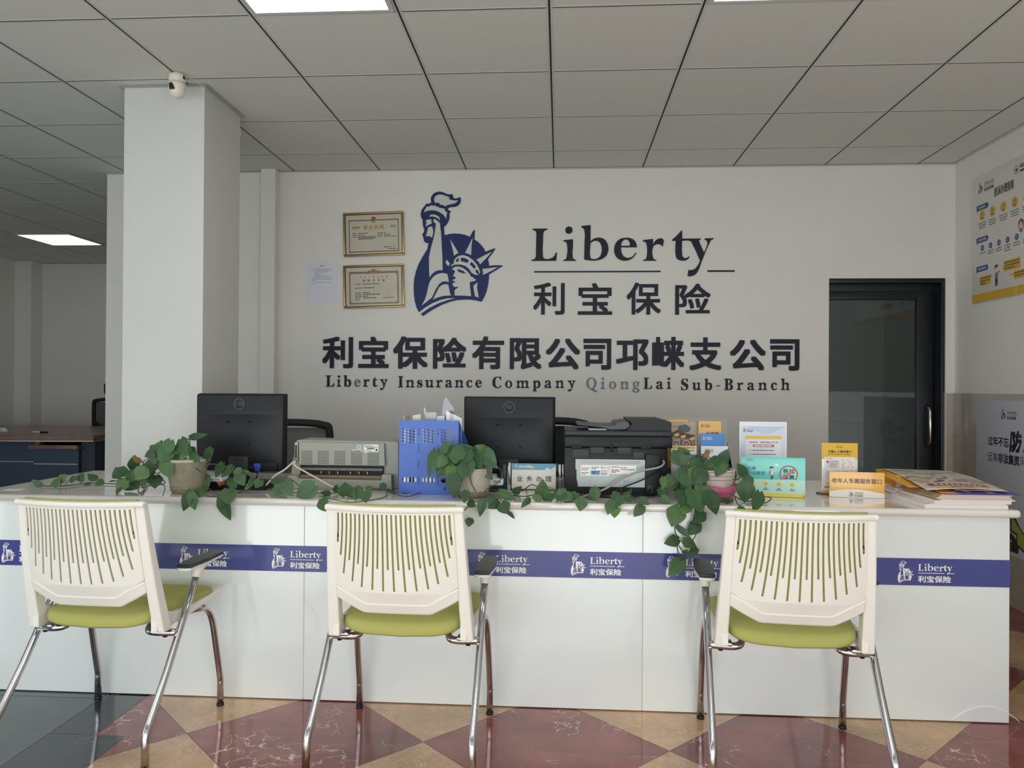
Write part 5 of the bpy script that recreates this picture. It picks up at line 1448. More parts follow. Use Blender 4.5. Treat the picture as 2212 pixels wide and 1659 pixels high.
# ---------------- small things between the monitors
t = thing('card_reader', 'small white and grey card reader behind the leftmost potted plant', 'card reader', (aty(458, 1022, 3.10).x, 3.10, WT))
b = MB(); b.box(-0.045, 0.055, -0.03, 0.03, 0.038, 0.056, mat('reader_white', (220, 222, 224), 0.4), 0.005); b.build('case', t)
b = MB(); b.box(-0.028, 0.05, -0.0312, -0.0302, 0.041, 0.053, mat('reader_grey', (150, 150, 152), 0.4)); b.build('display', t)
b = MB(); b.prism([(-0.02, 0.0), (0.03, 0.0), (0.012, 0.038), (-0.002, 0.038)], -0.012, 0.012, blk2, 'xz'); b.box(-0.05, 0.06, -0.03, 0.03, 0.0, 0.006, blk2, 0.002); b.build('stand', t)
o = MB(); o.lathe([(0.045, 0.0), (0.052, 0.006), (0.050, 0.02), (0.035, 0.027), (0.0, 0.028)], mat('orange_plastic', (206, 92, 62), 0.45), 24)
o = o.build('ink_pad', None, (aty(459, 1040, 3.195).x, 3.195, WT + 0.0003)); tag(o, 'round orange ink pad behind the card reader on the counter', 'ink pad')
t = thing('keyboard', 'black computer keyboard lying in front of the left monitor stand', 'keyboard', (aty(535, 1050, 3.16).x, 3.155, WT))
b = MB(); b.box(-0.10, 0.10, -0.05, 0.05, 0.0, 0.016, blk2, 0.004); b.build('case', t)
b = MB()
for i in range(9):
    for j in range(4): b.box(-0.092 + 0.0205 * i, -0.075 + 0.0205 * i, -0.04 + 0.02 * j, -0.023 + 0.02 * j, 0.0155, 0.020, blk3)
o = b.build('keys', t); o['kind'] = 'stuff'
t = thing('card_terminal', 'white payment terminal half hidden behind the middle potted plant', 'terminal', (aty(1072, 1050, 3.16).x, 3.16, WT))
b = MB(); b.box(-0.04, 0.028, 0.0, 0.05, 0.028, 0.054, mat('reader_white', (220, 222, 224)), 0.004); b.build('case', t)
b = MB(); b.box(-0.035, 0.024, 0.005, 0.045, 0.0, 0.028, blk2, 0.003); b.build('base', t)
b = MB(); b.box(-0.012, 0.018, -0.0012, -0.0002, 0.040, 0.050, mat('reader_grey', (150, 150, 152))); b.build('display', t)
t = thing('telephone', 'dark navy telephone handset standing left of the counter sign', 'telephone', (aty(1089, 1050, 3.236).x, 3.236, WT))
b = MB(); b.box(-0.014, 0.012, 0.0, 0.02, 0.0, 0.112, mat('phone_navy', (36, 40, 58), 0.4), 0.006); b.build('handset', t)
o = MB().box(-0.036, 0.036, -0.028, 0.028, 0, 0.0006, pw1).build('paper_scrap', None, (atz(30, 1058, WT).x, atz(30, 1058, WT).y, WT + 0.0004), 0.2); tag(o, 'small white paper scrap lying at the left end of the worktop', 'paper')

# ---------------- brochure rack and brochures
RX = aty(1502, 1000, 3.36).x
t = thing('brochure_rack', 'clear acrylic brochure rack with two columns beside the multifunction printer', 'brochure rack', (RX, 3.30, WT))
k = 3.36 / 1628
b = MB(); b.box(-0.142, 0.152, 0.125, 0.127, 0.0, aty(1502, 902, 3.42).z - WT, acry); b.box(-0.142, 0.152, 0.0, 0.125, 0.0, 0.002, acry); b.build('back_plate', t)
for x in (-0.142, 0.0065, 0.150):
    b = MB(); b.prism([(0.0, 0.002), (0.125, 0.002), (0.125, 0.20), (0.0, 0.07)], x, x + 0.002, acry, 'yz'); b.build('side_plate', t)
for i in range(3):
    b = MB(); b.box(-0.1395, 0.149, 0.005 + 0.04 * i, 0.0065 + 0.04 * i, 0.002 + 0.02 * i, 0.06 + 0.03 * i, acry); b.build('pocket_front', t)
def card(name, label, cat, box, Y, base, th=0.002, zbot=None, yaw=0.0, group=None, tilt=0.0):
    """flat printed thing filling the pixel box at distance Y; root at the middle of its lower edge"""
    a = aty(box[0], box[3], Y); c = aty(box[2], box[1], Y)
    z0 = a.z if zbot is None else zbot
    w_, h_ = c.x - a.x, c.z - z0
    t = thing(name, label, cat, ((a.x + c.x) / 2, Y, z0), yaw, group)
    b = MB(); b.box(-w_ / 2, w_ / 2, 0.0, th, 0.0, h_, base, min(0.001, th * 0.3)); b.build('panel', t)
    return t, Print(-0.0002, 0.0003), w_, h_
y_br = mat('brochure_yellow', (232, 188, 52), 0.4); w_br = mat('brochure_white', (232, 234, 238), 0.4); g_br = mat('brochure_gold', (222, 178, 104), 0.4); b_br = mat('brochure_blue', (66, 140, 206), 0.4)
RZ = WT + 0.045
t, P, w_, h_ = card('brochure', 'yellow brochure furthest back in the left column of the rack', 'brochure', (1434, 907, 1486, 1020), 3.418, y_br, 0.003, RZ + 0.04, group='brochures in the rack')
t, P, w_, h_ = card('brochure', 'brochure with a dark photo of gold bars and handcuffs in the rack', 'brochure', (1450, 911, 1502, 1020), 3.405, mat('brochure_brown', (150, 128, 106), 0.4), 0.004, RZ + 0.04, group='brochures in the rack')
def q(a, c): return (-w_ / 2 + a * w_, h_ - c * (aty(0, 911, 3.405).z - aty(0, 965, 3.405).z))
P.poly([q(0, 0), q(1, 0), q(1, 1.4), q(0, 1.4)], (172, 152, 132), 0)
P.shape([[q(0.0, 0.42), q(0.3, 0.3), q(0.65, 0.45), q(0.98, 0.5), q(0.98, 0.62), q(0.5, 0.66), q(0.0, 0.6)]], (62, 44, 34), 1, True)
P.shape([[q(0.25, 0.30), q(0.30, 0.15), q(0.62, 0.10), q(0.82, 0.25), q(0.72, 0.40), q(0.45, 0.38)]], (70, 78, 88), 2, True)
for (x, z) in ((0.18, 0.48), (0.45, 0.55), (0.84, 0.62)):
    P.poly([q(x - 0.08, z), q(x + 0.12, z - 0.06), q(x + 0.16, z + 0.03), q(x - 0.02, z + 0.10)], (222, 182, 116), 3); P.poly([q(x - 0.02, z + 0.10), q(x + 0.16, z + 0.03), q(x + 0.15, z + 0.08), q(x - 0.02, z + 0.15)], (150, 96, 40), 3)
P.poly([q(0, 0.7), q(1, 0.68), q(1, 1.1), q(0, 1.1)], (116, 92, 74), 1)
for x in (0.2, 0.62):
    c_ = q(x, 0.84); P.ring(c_[0], c_[1], 0.0125, 0.017, (196, 196, 192), 3); P.disc(c_[0], c_[1], 0.0125, (70, 56, 48), 2); P.disc(c_[0], c_[1] - 0.003, 0.0085, (196, 180, 168), 3)
P.text('反洗钱', q(0.62, 0.9)[0], q(0.62, 0.9)[1], 0.009, (184, 44, 40), 4, 0.03, 'c')
P.bars(q(0.05, 0.2)[0], q(0, 0.21)[1], q(0.28, 0)[0], 0.003, (90, 86, 84), 2, seed=3)
for i, (x, z, r) in enumerate(((0.7, 0.08, 0.007), (0.88, 0.09, 0.008), (0.06, 0.62, 0.006), (0.3, 0.68, 0.007), (0.93, 0.78, 0.008))):
    c_ = q(x, z); P.ring(c_[0], c_[1], r * 0.7, r, (206, 188, 150), 2, 16)
P.build('print', t, fix=False)
t, P, w_, h_ = card('brochure', 'white leaflet with yellow top stripe at the front of the left rack column', 'brochure', (1449, 963, 1504.5, 1050), 3.349, w_br, 0.004, RZ, group='brochures in the rack')
P.rect(-w_ / 2, h_ - 0.014, w_ / 2 - 0.006, h_ - 0.003, (236, 192, 48), 0); P.bars(-0.004, h_ - 0.024, 0.045, 0.004, (100, 100, 110), 0, seed=2); P.rect(-0.01, 0.02, 0.04, h_ - 0.07, (236, 206, 110), 0); P.build('print', t, fix=False)
t, P, w_, h_ = card('brochure', 'gold booklet furthest back in the right column of the rack', 'brochure', (1508, 910, 1558, 1020), 3.40, g_br, 0.016, RZ + 0.04, group='brochures in the rack')
put_logo(P, -w_ / 2 + 0.012, h_ - 0.028, 0.017, (48, 46, 60), 1); P.text('反洗钱', 0.012, h_ - 0.066, 0.019, (176, 52, 40), 1, 0.03, 'c'); P.build('print', t, fix=False)
t, P, w_, h_ = card('brochure', 'bright blue leaflet in the middle of the right rack column', 'brochure', (1512, 937.5, 1565, 1030), 3.37, b_br, 0.010, RZ + 0.02, group='brochures in the rack')
put_logo(P, -w_ / 2 + 0.012, h_ - 0.027, 0.017, (226, 238, 246), 1); P.build('print', t, fix=False)
t, P, w_, h_ = card('brochure', 'white leaflet with dark logo at the front of the right rack column', 'brochure', (1514, 964, 1573, 1050), 3.335, w_br, 0.008, RZ, group='brochures in the rack')
put_logo(P, -w_ / 2 + 0.016, h_ - 0.026, 0.016, (70, 80, 110), 1); P.build('print', t, fix=False)
t, P, w_, h_ = card('brochure', 'cream leaflet with red drawings low in the right rack column', 'brochure', (1524, 996, 1572, 1052), 3.315, mat('brochure_cream', (228, 204, 124), 0.4), 0.003, WT + 0.012, group='brochures in the rack')
P.rect(-w_ / 2, h_ - 0.018, w_ / 2, h_ - 0.0155, (176, 48, 44), 0); P.disc(0.002, h_ - 0.022, 0.010, (184, 52, 56), 1); P.rect(-w_ / 2 + 0.01, 0.012, w_ / 2 - 0.01, 0.035, (244, 240, 214), 0); P.rect(-w_ / 2, 0.038, w_ / 2, 0.040, (176, 48, 44), 0); P.build('print', t, fix=False)

# ---------------- signs at the right
navy_i = (62, 66, 92)
t, P, w_, h_ = card('poster_stand', 'white upright A4 notice with yellow heading bar behind the teal sign', 'notice', (1596.5, 911.5, 1700, 1050), 3.46, w_br, 0.003, WT + 0.002)
def q(cx, cy): return ((cx - 510) / 905 * w_, h_ - (cy - 102) * w_ / 905)
pc = (206, 218, 234)
a = q(90, 190); c = q(930, 1300); P.rect(a[0], 0.008, c[0], a[1], (214, 222, 236), 0)
P.shape([[q(90, 190), q(230, 200), q(400, 300), q(560, 345), q(760, 280), q(930, 190)]], (192, 208, 232), 1, True)
P.shape([[q(180, 450), q(850, 450), q(850, 1280), q(180, 1280)]], (232, 234, 242), 1)
P.poly(rrect(*q(168, 436), *q(860, 374), 0.004), (236, 196, 70), 2)
put_logo(P, q(135, 0)[0], q(0, 305)[1], 0.018, navy_i, 2)
P.text('保险机构、保险销售从业人员', q(240, 0)[0], q(0, 518)[1], 0.0086, (190, 92, 72), 2, 0.02, width=q(795, 0)[0] - q(240, 0)[0])
P.poly(rrect(*q(312, 592), *q(722, 544), 0.0055), (190, 100, 84), 2); P.bars(q(345, 0)[0], q(0, 580)[1], q(690, 0)[0], 0.0055, (236, 226, 222), 3, 0.2, seed=1)
for cy, e in ((655, 718), (732, 762), (810, 740)):
    P.ring(q(276, 0)[0], q(0, cy)[1], 0.0022, 0.0034, (214, 150, 110), 2, 14); P.bars(q(308, 0)[0], q(0, cy + 8)[1], q(e, 0)[0], 0.0034, (92, 96, 120), 2, 0.12, seed=cy)
P.ring(q(678, 0)[0], q(0, 292)[1], 0.006, 0.0068, (176, 196, 224), 2)
P.build('print', t, fix=False)
b = MB(); b.box(-0.08, 0.08, 0.003, 0.055, 0.0, 0.002, acry_e); b.build('foot', t)

t, P, w_, h_ = card('counter_sign', 'teal landscape anti fraud sign with a red prohibition ring', 'sign', (1600.5, 988.5, 1737.5, 1074), 3.142, mat('sign_teal', (92, 204, 190), 0.25, coat=0.4), 0.004, WT + 0.0006, yaw=-0.16)
w_ -= 0.002
def q(cx, cy): return ((cx - 684) / 1198 * w_, h_ * (1535 - cy) / 762)
def rc(P, x0, y0, x1, y1, rgb, l): a = q(x0, y1); c = q(x1, y0); P.rect(a[0], a[1], c[0], c[1], rgb, l)
rc(P, 85, 1200, 1283, 1530, (184, 226, 212), 0); rc(P, 86, 1466, 1282, 1526, (238, 206, 70), 1)
put_logo(P, q(205, 0)[0], q(0, 855)[1], 0.0105, (54, 76, 96), 1)
tb = (44, 122, 154)
P.text('远离', q(215, 0)[0], q(0, 1030)[1], 0.0155, tb, 1, 0.015, width=q(372, 0)[0] - q(215, 0)[0]); P.text('非法集资', q(215, 0)[0], q(0, 1120)[1], 0.0158, tb, 1, 0.015, width=q(545, 0)[0] - q(215, 0)[0])
tiny_person(P, q(668, 0)[0], q(0, 1200)[1], 0.054, (40, 44, 60), (214, 222, 226), (52, 76, 124), 1)
rc(P, 625, 1035, 648, 1110, (52, 120, 160), 3); P.disc(q(636, 0)[0], q(0, 1130)[1], 0.0045, (208, 176, 70), 4)
P.disc(q(760, 0)[0], q(0, 922)[1], 0.008, (226, 238, 238), 1, 0.0055)
cx, cz = q(980, 1092); r1 = 172 / 1198 * w_
arcs = [(cx + r1 * cos(a), cz + r1 * sin(a)) for a in [R(-40 + 260 * i / 40) for i in range(41)]]; arci = [(cx + r1 * 0.86 * cos(a), cz + r1 * 0.86 * sin(a)) for a in [R(-40 + 260 * i / 40) for i in range(41)]]
P.raw(P.pts(arcs + arci, 1), [(i, i + 1, i + 42, i + 41) for i in range(40)], ink((194, 74, 84)))
for c_, x0, x1, yb in (('非', 875, 972, 1075), ('法', 985, 1085, 1078), ('集', 878, 972, 1190), ('资', 985, 1085, 1190)):
    P.text(c_, q(x0, 0)[0], q(0, yb)[1], 88 / 762 * h_, (36, 46, 62), 2, 0.03, width=q(x1, 0)[0] - q(x0, 0)[0])
P.poly([q(850, 1165), q(1085, 975), q(1112, 1010), q(885, 1190)], (206, 108, 90), 3)
for i, x in enumerate((315, 555, 800, 1043)):
    c_ = q(x, 1284 + i * 4); P.disc(c_[0], c_[1], 0.0095, (226, 202, 82), 1); P.ring(c_[0], c_[1], 0.003, 0.0045, (140, 126, 60), 2, 14)
    P.bars(c_[0] - 0.005, c_[1] - 0.0185, c_[0] + 0.005, 0.0032, (70, 90, 100), 1, 0.1, seed=i); P.bars(c_[0] - 0.0105, c_[1] - 0.0245, c_[0] + 0.0115, 0.0032, (70, 90, 100), 1, 0.1, seed=i + 4)
put_emblem(P, q(1243, 0)[0], q(0, 1522)[1], 0.009, (70, 64, 40), 2)
P.build('print', t, fix=False)
b = MB(); b.box(-w_ / 2, w_ / 2, 0.0045, 0.06, 0.0, 0.0025, acry_e); b.build('foot', t)

t, P, w_, h_ = card('counter_sign', 'upright yellow and white service window sign for foreigners on a round foot', 'sign', (1775, 957.5, 1853, 1066), 3.235, mat('sign_white', (228, 226, 218), 0.25, coat=0.4), 0.003, WT + 0.006)
def q(cx, cy): return ((cx - 642) / 940 * w_, h_ * (1365 - cy) / 1270)
rc(P, 174, 97, 1108, 500, (222, 180, 50), 0); rc(P, 174, 1296, 1108, 1363, (214, 164, 46), 0)
P.poly(rrect(*q(232, 1052), *q(1046, 450), 0.003), (232, 228, 222), 1)
P.ring(0, 0, 0, 0.0001, (232, 228, 222), 1, 6)
put_logo(P, q(545, 0)[0], q(0, 222)[1], 0.0115, (96, 92, 80), 1)
dkb = (74, 58, 40)
P.text('外籍人士服务窗口', q(335, 0)[0], q(0, 345)[1], 0.0115, dkb, 1, 0.03, width=q(945, 0)[0] - q(335, 0)[0]); P.text('Service Window for Foreigner', q(335, 0)[0], q(0, 402)[1], 0.0062, dkb, 1, 0.02, width=q(945, 0)[0] - q(335, 0)[0])
for y0, y1 in ((530, 740), (790, 1010)):
    rc(P, 275, y0, 632, y1, (206, 210, 220), 2); rc(P, 370, y0 + 60, 540, y1 - 60, (222, 188, 176), 3)
    for i in range(4): P.bars(q(380, 0)[0], q(0, y0 + 30 + 45 * i)[1], q(600, 0)[0], 0.0024, (140, 140, 150), 4, seed=i + y0)
P.disc(*q(322, 570), 0.005, (196, 62, 72), 4)
for i, cy in enumerate((525, 597, 637, 675, 718, 800)): P.bars(q(680, 0)[0], q(0, cy + 6)[1], q((770, 800, 770, 775, 800, 850)[i], 0)[0], 0.0022, (150, 148, 148), 2, seed=cy)
for x, y_, c_, r in ((868, 528, (190, 206, 222), 0.006), (922, 602, (214, 160, 158), 0.006), (860, 686, (184, 90, 92), 0.004), (970, 686, (168, 110, 104), 0.004), (920, 800, (196, 200, 208), 0.006)): P.ring(*q(x, y_), r * 0.6, r, c_, 2, 18)
for cy, e in ((1130, 560), (1203, 800), (1222, 800)): P.bars(q(240 if cy > 1150 else 310, 0)[0], q(0, cy)[1], q(e, 0)[0], 0.0024, (110, 104, 100), 1, seed=cy)
P.bars(q(292, 0)[0], q(0, 492)[1], q(470, 0)[0], 0.0022, (130, 126, 120), 2, seed=2)
P.build('print', t, fix=False)
b = MB(); b.lathe([(0.0, -0.006), (0.085, -0.006), (0.085, -0.002), (0.083, -0.0005), (0.0, -0.0005)], acry, 36, (0, 0.03, 0)); b.fn(lambda x, y, z: (x, 0.03 + (y - 0.03) * 0.55, z)); b.build('foot', t)

t, P, w_, h_ = card('counter_sign', 'low orange and white service window sign for the elderly beside the magazines', 'sign', (1793.5, 1020.5, 1908.5, 1074.5), 3.155, mat('sign_orange', (230, 176, 84), 0.25, coat=0.4), 0.004, WT + 0.0006, yaw=-0.13)
w_ += 0.001
def q(cx, cy): return ((cx - 1078) / 1353 * w_, h_ * (1500 - cy) / 650)
P.poly([q(404, 1498)] + [q(1753, 1498), q(1753, 1390)] + [q(1753 - 1349 * i / 16, 1390 - 0.0 - 40 * i / 16 - 78 * sin(pi * i / 16)) for i in range(1, 16)] + [q(404, 1350)], (232, 228, 220), 0)
P.text('老年人专属服务窗口', q(458, 0)[0], q(0, 1140)[1], 0.0205, (118, 92, 76), 1, 0.022, width=q(1685, 0)[0] - q(458, 0)[0])
put_logo(P, q(900, 0)[0], q(0, 1480)[1], 0.022, (74, 74, 76), 2)
for x, y_ in ((470, 893), (1680, 920), (468, 1408), (1685, 1432)): P.disc(*q(x, y_), 0.0018, (190, 186, 180), 2)
P.build('print', t, fix=False)
b = MB(); b.box(-w_ / 2, w_ / 2, 0.0045, 0.05, 0.0, 0.0025, acry_e); b.build('foot', t)

# ---------------- piles of booklets and magazines at the right end
pages = mat('page_edges', (226, 218, 214), 0.7)
tanp = mat('magazine_tan', (196, 158, 112), 0.55); yelc = mat('booklet_yellow', (226, 164, 44), 0.5); whc = mat('booklet_white', (228, 224, 222), 0.5); tangr = mat('magazine_edge', (180, 160, 132), 0.65)
def booklet(name, label, x0, x1, y0, y1, z0, th, cover, spine, rz, group):
    t = thing(name, label, 'booklet', ((x0 + x1) / 2, (y0 + y1) / 2, z0), rz, group)
    w_, d_ = (x1 - x0) / 2, (y1 - y0) / 2
    b = MB(); b.box(-w_ + 0.002, w_ - 0.001, -d_ + 0.001, d_ - 0.001, 0.0005, th - 0.0005, pages); b.build('pages', t)
    b = MB(); b.box(-w_, w_, -d_, d_, th - 0.0005, th, cover); b.box(-w_, w_, -d_, d_, 0.0, 0.0005, cover); b.box(-w_, -w_ + 0.0015, -d_, d_, 0.0005, th - 0.0005, spine); b.build('cover', t)
    return t
ordn = ('lowest', 'second', 'third', 'fourth', 'fifth', 'sixth', 'seventh', 'eighth', 'ninth', 'tenth')
rn = random.Random(5)
z = WT + 0.0003
zf = z
for i in range(4):
    th = (0.0155, 0.0035, 0.0115, 0.0045)[i]
    dx = (0.0, 0.022, 0.034, 0.055)[i]
    booklet('booklet', 'white booklet %s from the bottom of the front pile on the counter end' % ordn[i], 1.362 + dx, (1.663, 1.655, 1.672, 1.684)[i], 2.908 - 0.002 * i, 3.20, zf, th - 0.0003, whc, whc, rn.uniform(-0.004, 0.004), 'white booklets in the front pile'); zf += th
zr = z
for i in range(4):
    th = 0.0085
    booklet('booklet', 'white booklet %s from the bottom of the rear pile on the counter end' % ordn[i], 1.362 + 0.008 * i, 1.665, 3.212, 3.50, zr, th - 0.0003, whc, (whc, tanp, whc, whc)[i], rn.uniform(-0.006, 0.006), 'white booklets in the rear pile'); zr += th
for i in range(4):
    th = 0.0042
    booklet('magazine', 'tan magazine %s from the bottom above the white booklets of the front pile' % ordn[i], 1.405 + 0.006 * i, 1.680 - 0.004 * (i % 3), 2.912, 3.20, zf, th - 0.0003, tanp, tangr, rn.uniform(-0.008, 0.008), 'tan magazines in the front pile'); zf += th
for i in range(8):
    th = 0.0061
    booklet('booklet', 'yellow spined booklet %s from the bottom above the white booklets of the rear pile' % ordn[i], 1.415 + 0.002 * (i % 3), 1.68, 3.235, 3.50, zr, th - 0.0003, yelc, yelc, -0.10 + rn.uniform(-0.012, 0.012), 'yellow booklets in the rear pile'); zr += th
# loose leaflets on top
def leaflet(name, label, cat, x0, x1, y0, y1, zfun, base, rz, prints, nx=14, ny=14):
    t = thing(name, label, cat, ((x0 + x1) / 2, (y0 + y1) / 2, 0.0), rz)
    w_, d_ = x1 - x0, y1 - y0
    b = MB(); vs = []; fs = []
    for l in (0, 1):
        for j in range(ny + 1):
            for i in range(nx + 1):
                s, r_ = i / nx, j / ny
                vs.append(((s - 0.5) * w_, (r_ - 0.5) * d_, zfun(s, r_) - 0.0006 * l))
    N = (nx + 1) * (ny + 1)
    for j in range(ny):
        for i in range(nx):
            a = j * (nx + 1) + i
            fs.append((a, a + 1, a + nx + 2, a + nx + 1)); fs.append((N + a, N + a + nx + 1, N + a + nx + 2, N + a + 1))
    for i in range(nx): fs.append((i, N + i, N + i + 1, i + 1)); a = ny * (nx + 1) + i; fs.append((a, a + 1, N + a + 1, N + a))
    for j in range(ny): a = j * (nx + 1); fs.append((a, a + nx + 1, N + a + nx + 1, N + a)); a += nx; fs.append((a, N + a, N + a + nx + 1, a + nx + 1))
    b.raw(vs, fs, base, True); b.build('sheet', t)
    if prints:
        b = MB()
        for (s0, r0, s1, r1, rgb) in prints:
            m = 4; vs = []; fs = []
            for j in range(m + 1):
                for i in range(m + 1):
                    s = s0 + (s1 - s0) * i / m; r_ = r0 + (r1 - r0) * j / m
                    vs.append(((s - 0.5) * w_, (r_ - 0.5) * d_, zfun(s, r_) + 0.0007))
            for j in range(m):
                for i in range(m): a = j * (m + 1) + i; fs.append((a, a + 1, a + m + 2, a + m + 1))
            b.raw(vs, fs, ink(rgb), True)
        b.build('print', t, fix=False)
    return t
ZT = max(zf, zr)
leaflet('leaflet', 'blue folded leaflet jutting out at the right end of the magazine pile', 'leaflet', 1.44, 1.708, 2.905, 3.06, lambda s, r_: zf + 0.002 + 0.008 * r_ + 0.002 * r_ * s, mat('leaflet_blue', (70, 72, 160), 0.4), -0.01, [(0.32, 0.3, 0.42, 0.75, (190, 190, 206)), (0.62, 0.15, 0.66, 0.8, (196, 196, 214)), (0.68, 0.15, 0.70, 0.8, (196, 196, 214))])
leaflet('leaflet', 'orange pencil picture leaflet in front of the blue leaflet on the pile', 'leaflet', 1.425, 1.50, 2.915, 3.02, lambda s, r_: zf + 0.0035 + 0.008 * r_, mat('leaflet_orange', (226, 156, 62), 0.45), 0.0, [(0.0, 0.28, 0.78, 0.36, (120, 60, 40)), (0.0, 0.6, 0.78, 0.68, (120, 60, 40)), (0.78, 0.0, 1.0, 1.0, (70, 92, 96))])
leaflet('leaflet', 'red and cream leaflet between the blue leaflet and the top brochure', 'leaflet', 1.50, 1.690, 2.95, 3.25, lambda s, r_: zf + 0.012 + 0.012 * r_ - 0.002 * s, mat('leaflet_cream', (224, 196, 172), 0.5), -0.03, [(0.02, 0.03, 0.45, 0.16, (176, 60, 76)), (0.5, 0.03, 0.92, 0.10, (190, 96, 84))])
rr = random.Random(9)
pr = [(0.12, 0.115, 0.86, 0.20, (170, 60, 62)), (0.16, 0.03, 0.80, 0.085, (214, 184, 84)), (0.30, 0.04, 0.62, 0.075, (120, 100, 50)), (0.02, 0.33, 0.26, 0.41, (206, 178, 84))]
for i in range(58):
    s, r_ = rr.uniform(0.0, 0.85), rr.uniform(0.23, 0.95)
    pr.append((s, r_, min(0.99, s + rr.uniform(0.06, 0.2)), min(0.99, r_ + rr.uniform(0.02, 0.07)), rr.choice([(176, 150, 130), (140, 150, 158), (96, 88, 80), (198, 170, 150), (160, 160, 120), (206, 196, 180), (120, 128, 140), (188, 140, 96)])))
for i in range(9): pr.append((0.20 + 0.07 * i, 0.135, 0.235 + 0.07 * i, 0.18, (226, 206, 200)))
leaflet('brochure', 'large curled colour brochure with red banner lying on top of the pile', 'brochure', 1.415, 1.70, 2.94, 3.47, lambda s, r_: zf + 0.0155 + 0.020 * min(1, r_ * 1.7) + 0.008 * sin(pi * s) * (1 - r_) - 0.006 * (1 - s) * (1 - r_) ** 2 - 0.004 * s * s, mat('brochure_print', (198, 192, 182), 0.45), -0.09, pr)
leaflet('booklet', 'stiff yellow booklet cover sticking out left under the top brochure', 'booklet', 1.365, 1.47, 3.06, 3.30, lambda s, r_: zf + 0.007 + 0.026 * r_, yelc, 0.05, None)
# ================================================================== trailing pothos plants
def leaf_mat():
    m = bpy.data.materials.new('pothos_leaf'); m.use_nodes = True
    nt = m.node_tree; b = nt.nodes['Principled BSDF']; L = nt.links.new
    g = nt.nodes.new('ShaderNodeNewGeometry')
    tc = nt.nodes.new('ShaderNodeTexCoord'); n = nt.nodes.new('ShaderNodeTexNoise'); n.inputs['Scale'].default_value = 30
    L(tc.outputs['Object'], n.inputs['Vector'])
    ad = nt.nodes.new('ShaderNodeMath'); ad.operation = 'MULTIPLY_ADD'; ad.inputs[1].default_value = 0.75; L(g.outputs['Random Per Island'], ad.inputs[0])
    m2 = nt.nodes.new('ShaderNodeMath'); m2.operation = 'MULTIPLY'; m2.inputs[1].default_value = 0.25; L(n.outputs['Fac'], m2.inputs[0]); L(m2.outputs[0], ad.inputs[2])
    r = nt.nodes.new('ShaderNodeValToRGB')
    e = r.color_ramp.elements
    e[0].position = 0.0; e[0].color = (lin(48), lin(78), lin(50), 1)
    e[1].position = 1.0; e[1].color = (lin(98), lin(128), lin(66), 1)
    k = e.new(0.7); k.color = (lin(62), lin(96), lin(58), 1)
    L(ad.outputs[0], r.inputs['Fac']); L(r.outputs['Color'], b.inputs['Base Color'])
    b.inputs['Roughness'].default_value = 0.42; b.inputs['Specular IOR Level'].default_value = 0.35
    return m
leaf_m = leaf_mat()
vein_m = mat('leaf_midrib', (104, 130, 84), 0.5)
vine_m = mat('vine_stem', (74, 78, 52), 0.55)
petiole_m = mat('leaf_stalk', (86, 106, 62), 0.5)
brown_leaf = mat('withered_leaf', (128, 98, 58), 0.6)
lr = random.Random(21)

def add_leaf(b, base, tip, width, m, fold=0.20, tilt=None):
    """heart shaped blade from stalk to tip, creased along the midrib and curling"""
    d = tip - base; Ln = d.length; d = d / Ln
    n = Vector(tilt) if tilt else Vector((lr.uniform(-0.38, 0.38), -1.0, lr.uniform(0.0, 0.5)))
    n = (n - d * n.dot(d)).normalized()
    s = d.cross(n).normalized()
    NL, NS = 11, 3
    vs, fs = [], []
    curl = lr.uniform(0.04, 0.16) * Ln
    bend = lr.uniform(-0.05, 0.05) * Ln
    hw = width / 2
    for i in range(NL + 1):
        t = i / NL
        prof = (min(1.0, (t + 0.035) / 0.30)) ** 0.62 * (1 - max(0, (t - 0.30) / 0.70) ** 1.75) if t < 1 else 0.0
        for k in range(-NS, NS + 1):
            q = k / NS
            back = 0.13 * Ln * (abs(q) ** 1.3) * max(0, 1 - t / 0.35) ** 1.2
            along = t * Ln - back
            ww = hw * prof
            p = base + d * along + s * (q * ww + bend * t * t) + n * (fold * abs(q) * ww - curl * t * t - 0.10 * ww * q * q)
            vs.append(p)
    W1 = 2 * NS + 1
    for i in range(NL):
        for k in range(2 * NS):
            a = i * W1 + k
            fs.append((a, a + 1, a + W1 + 1, a + W1))
    b.raw(vs, fs, m, True)

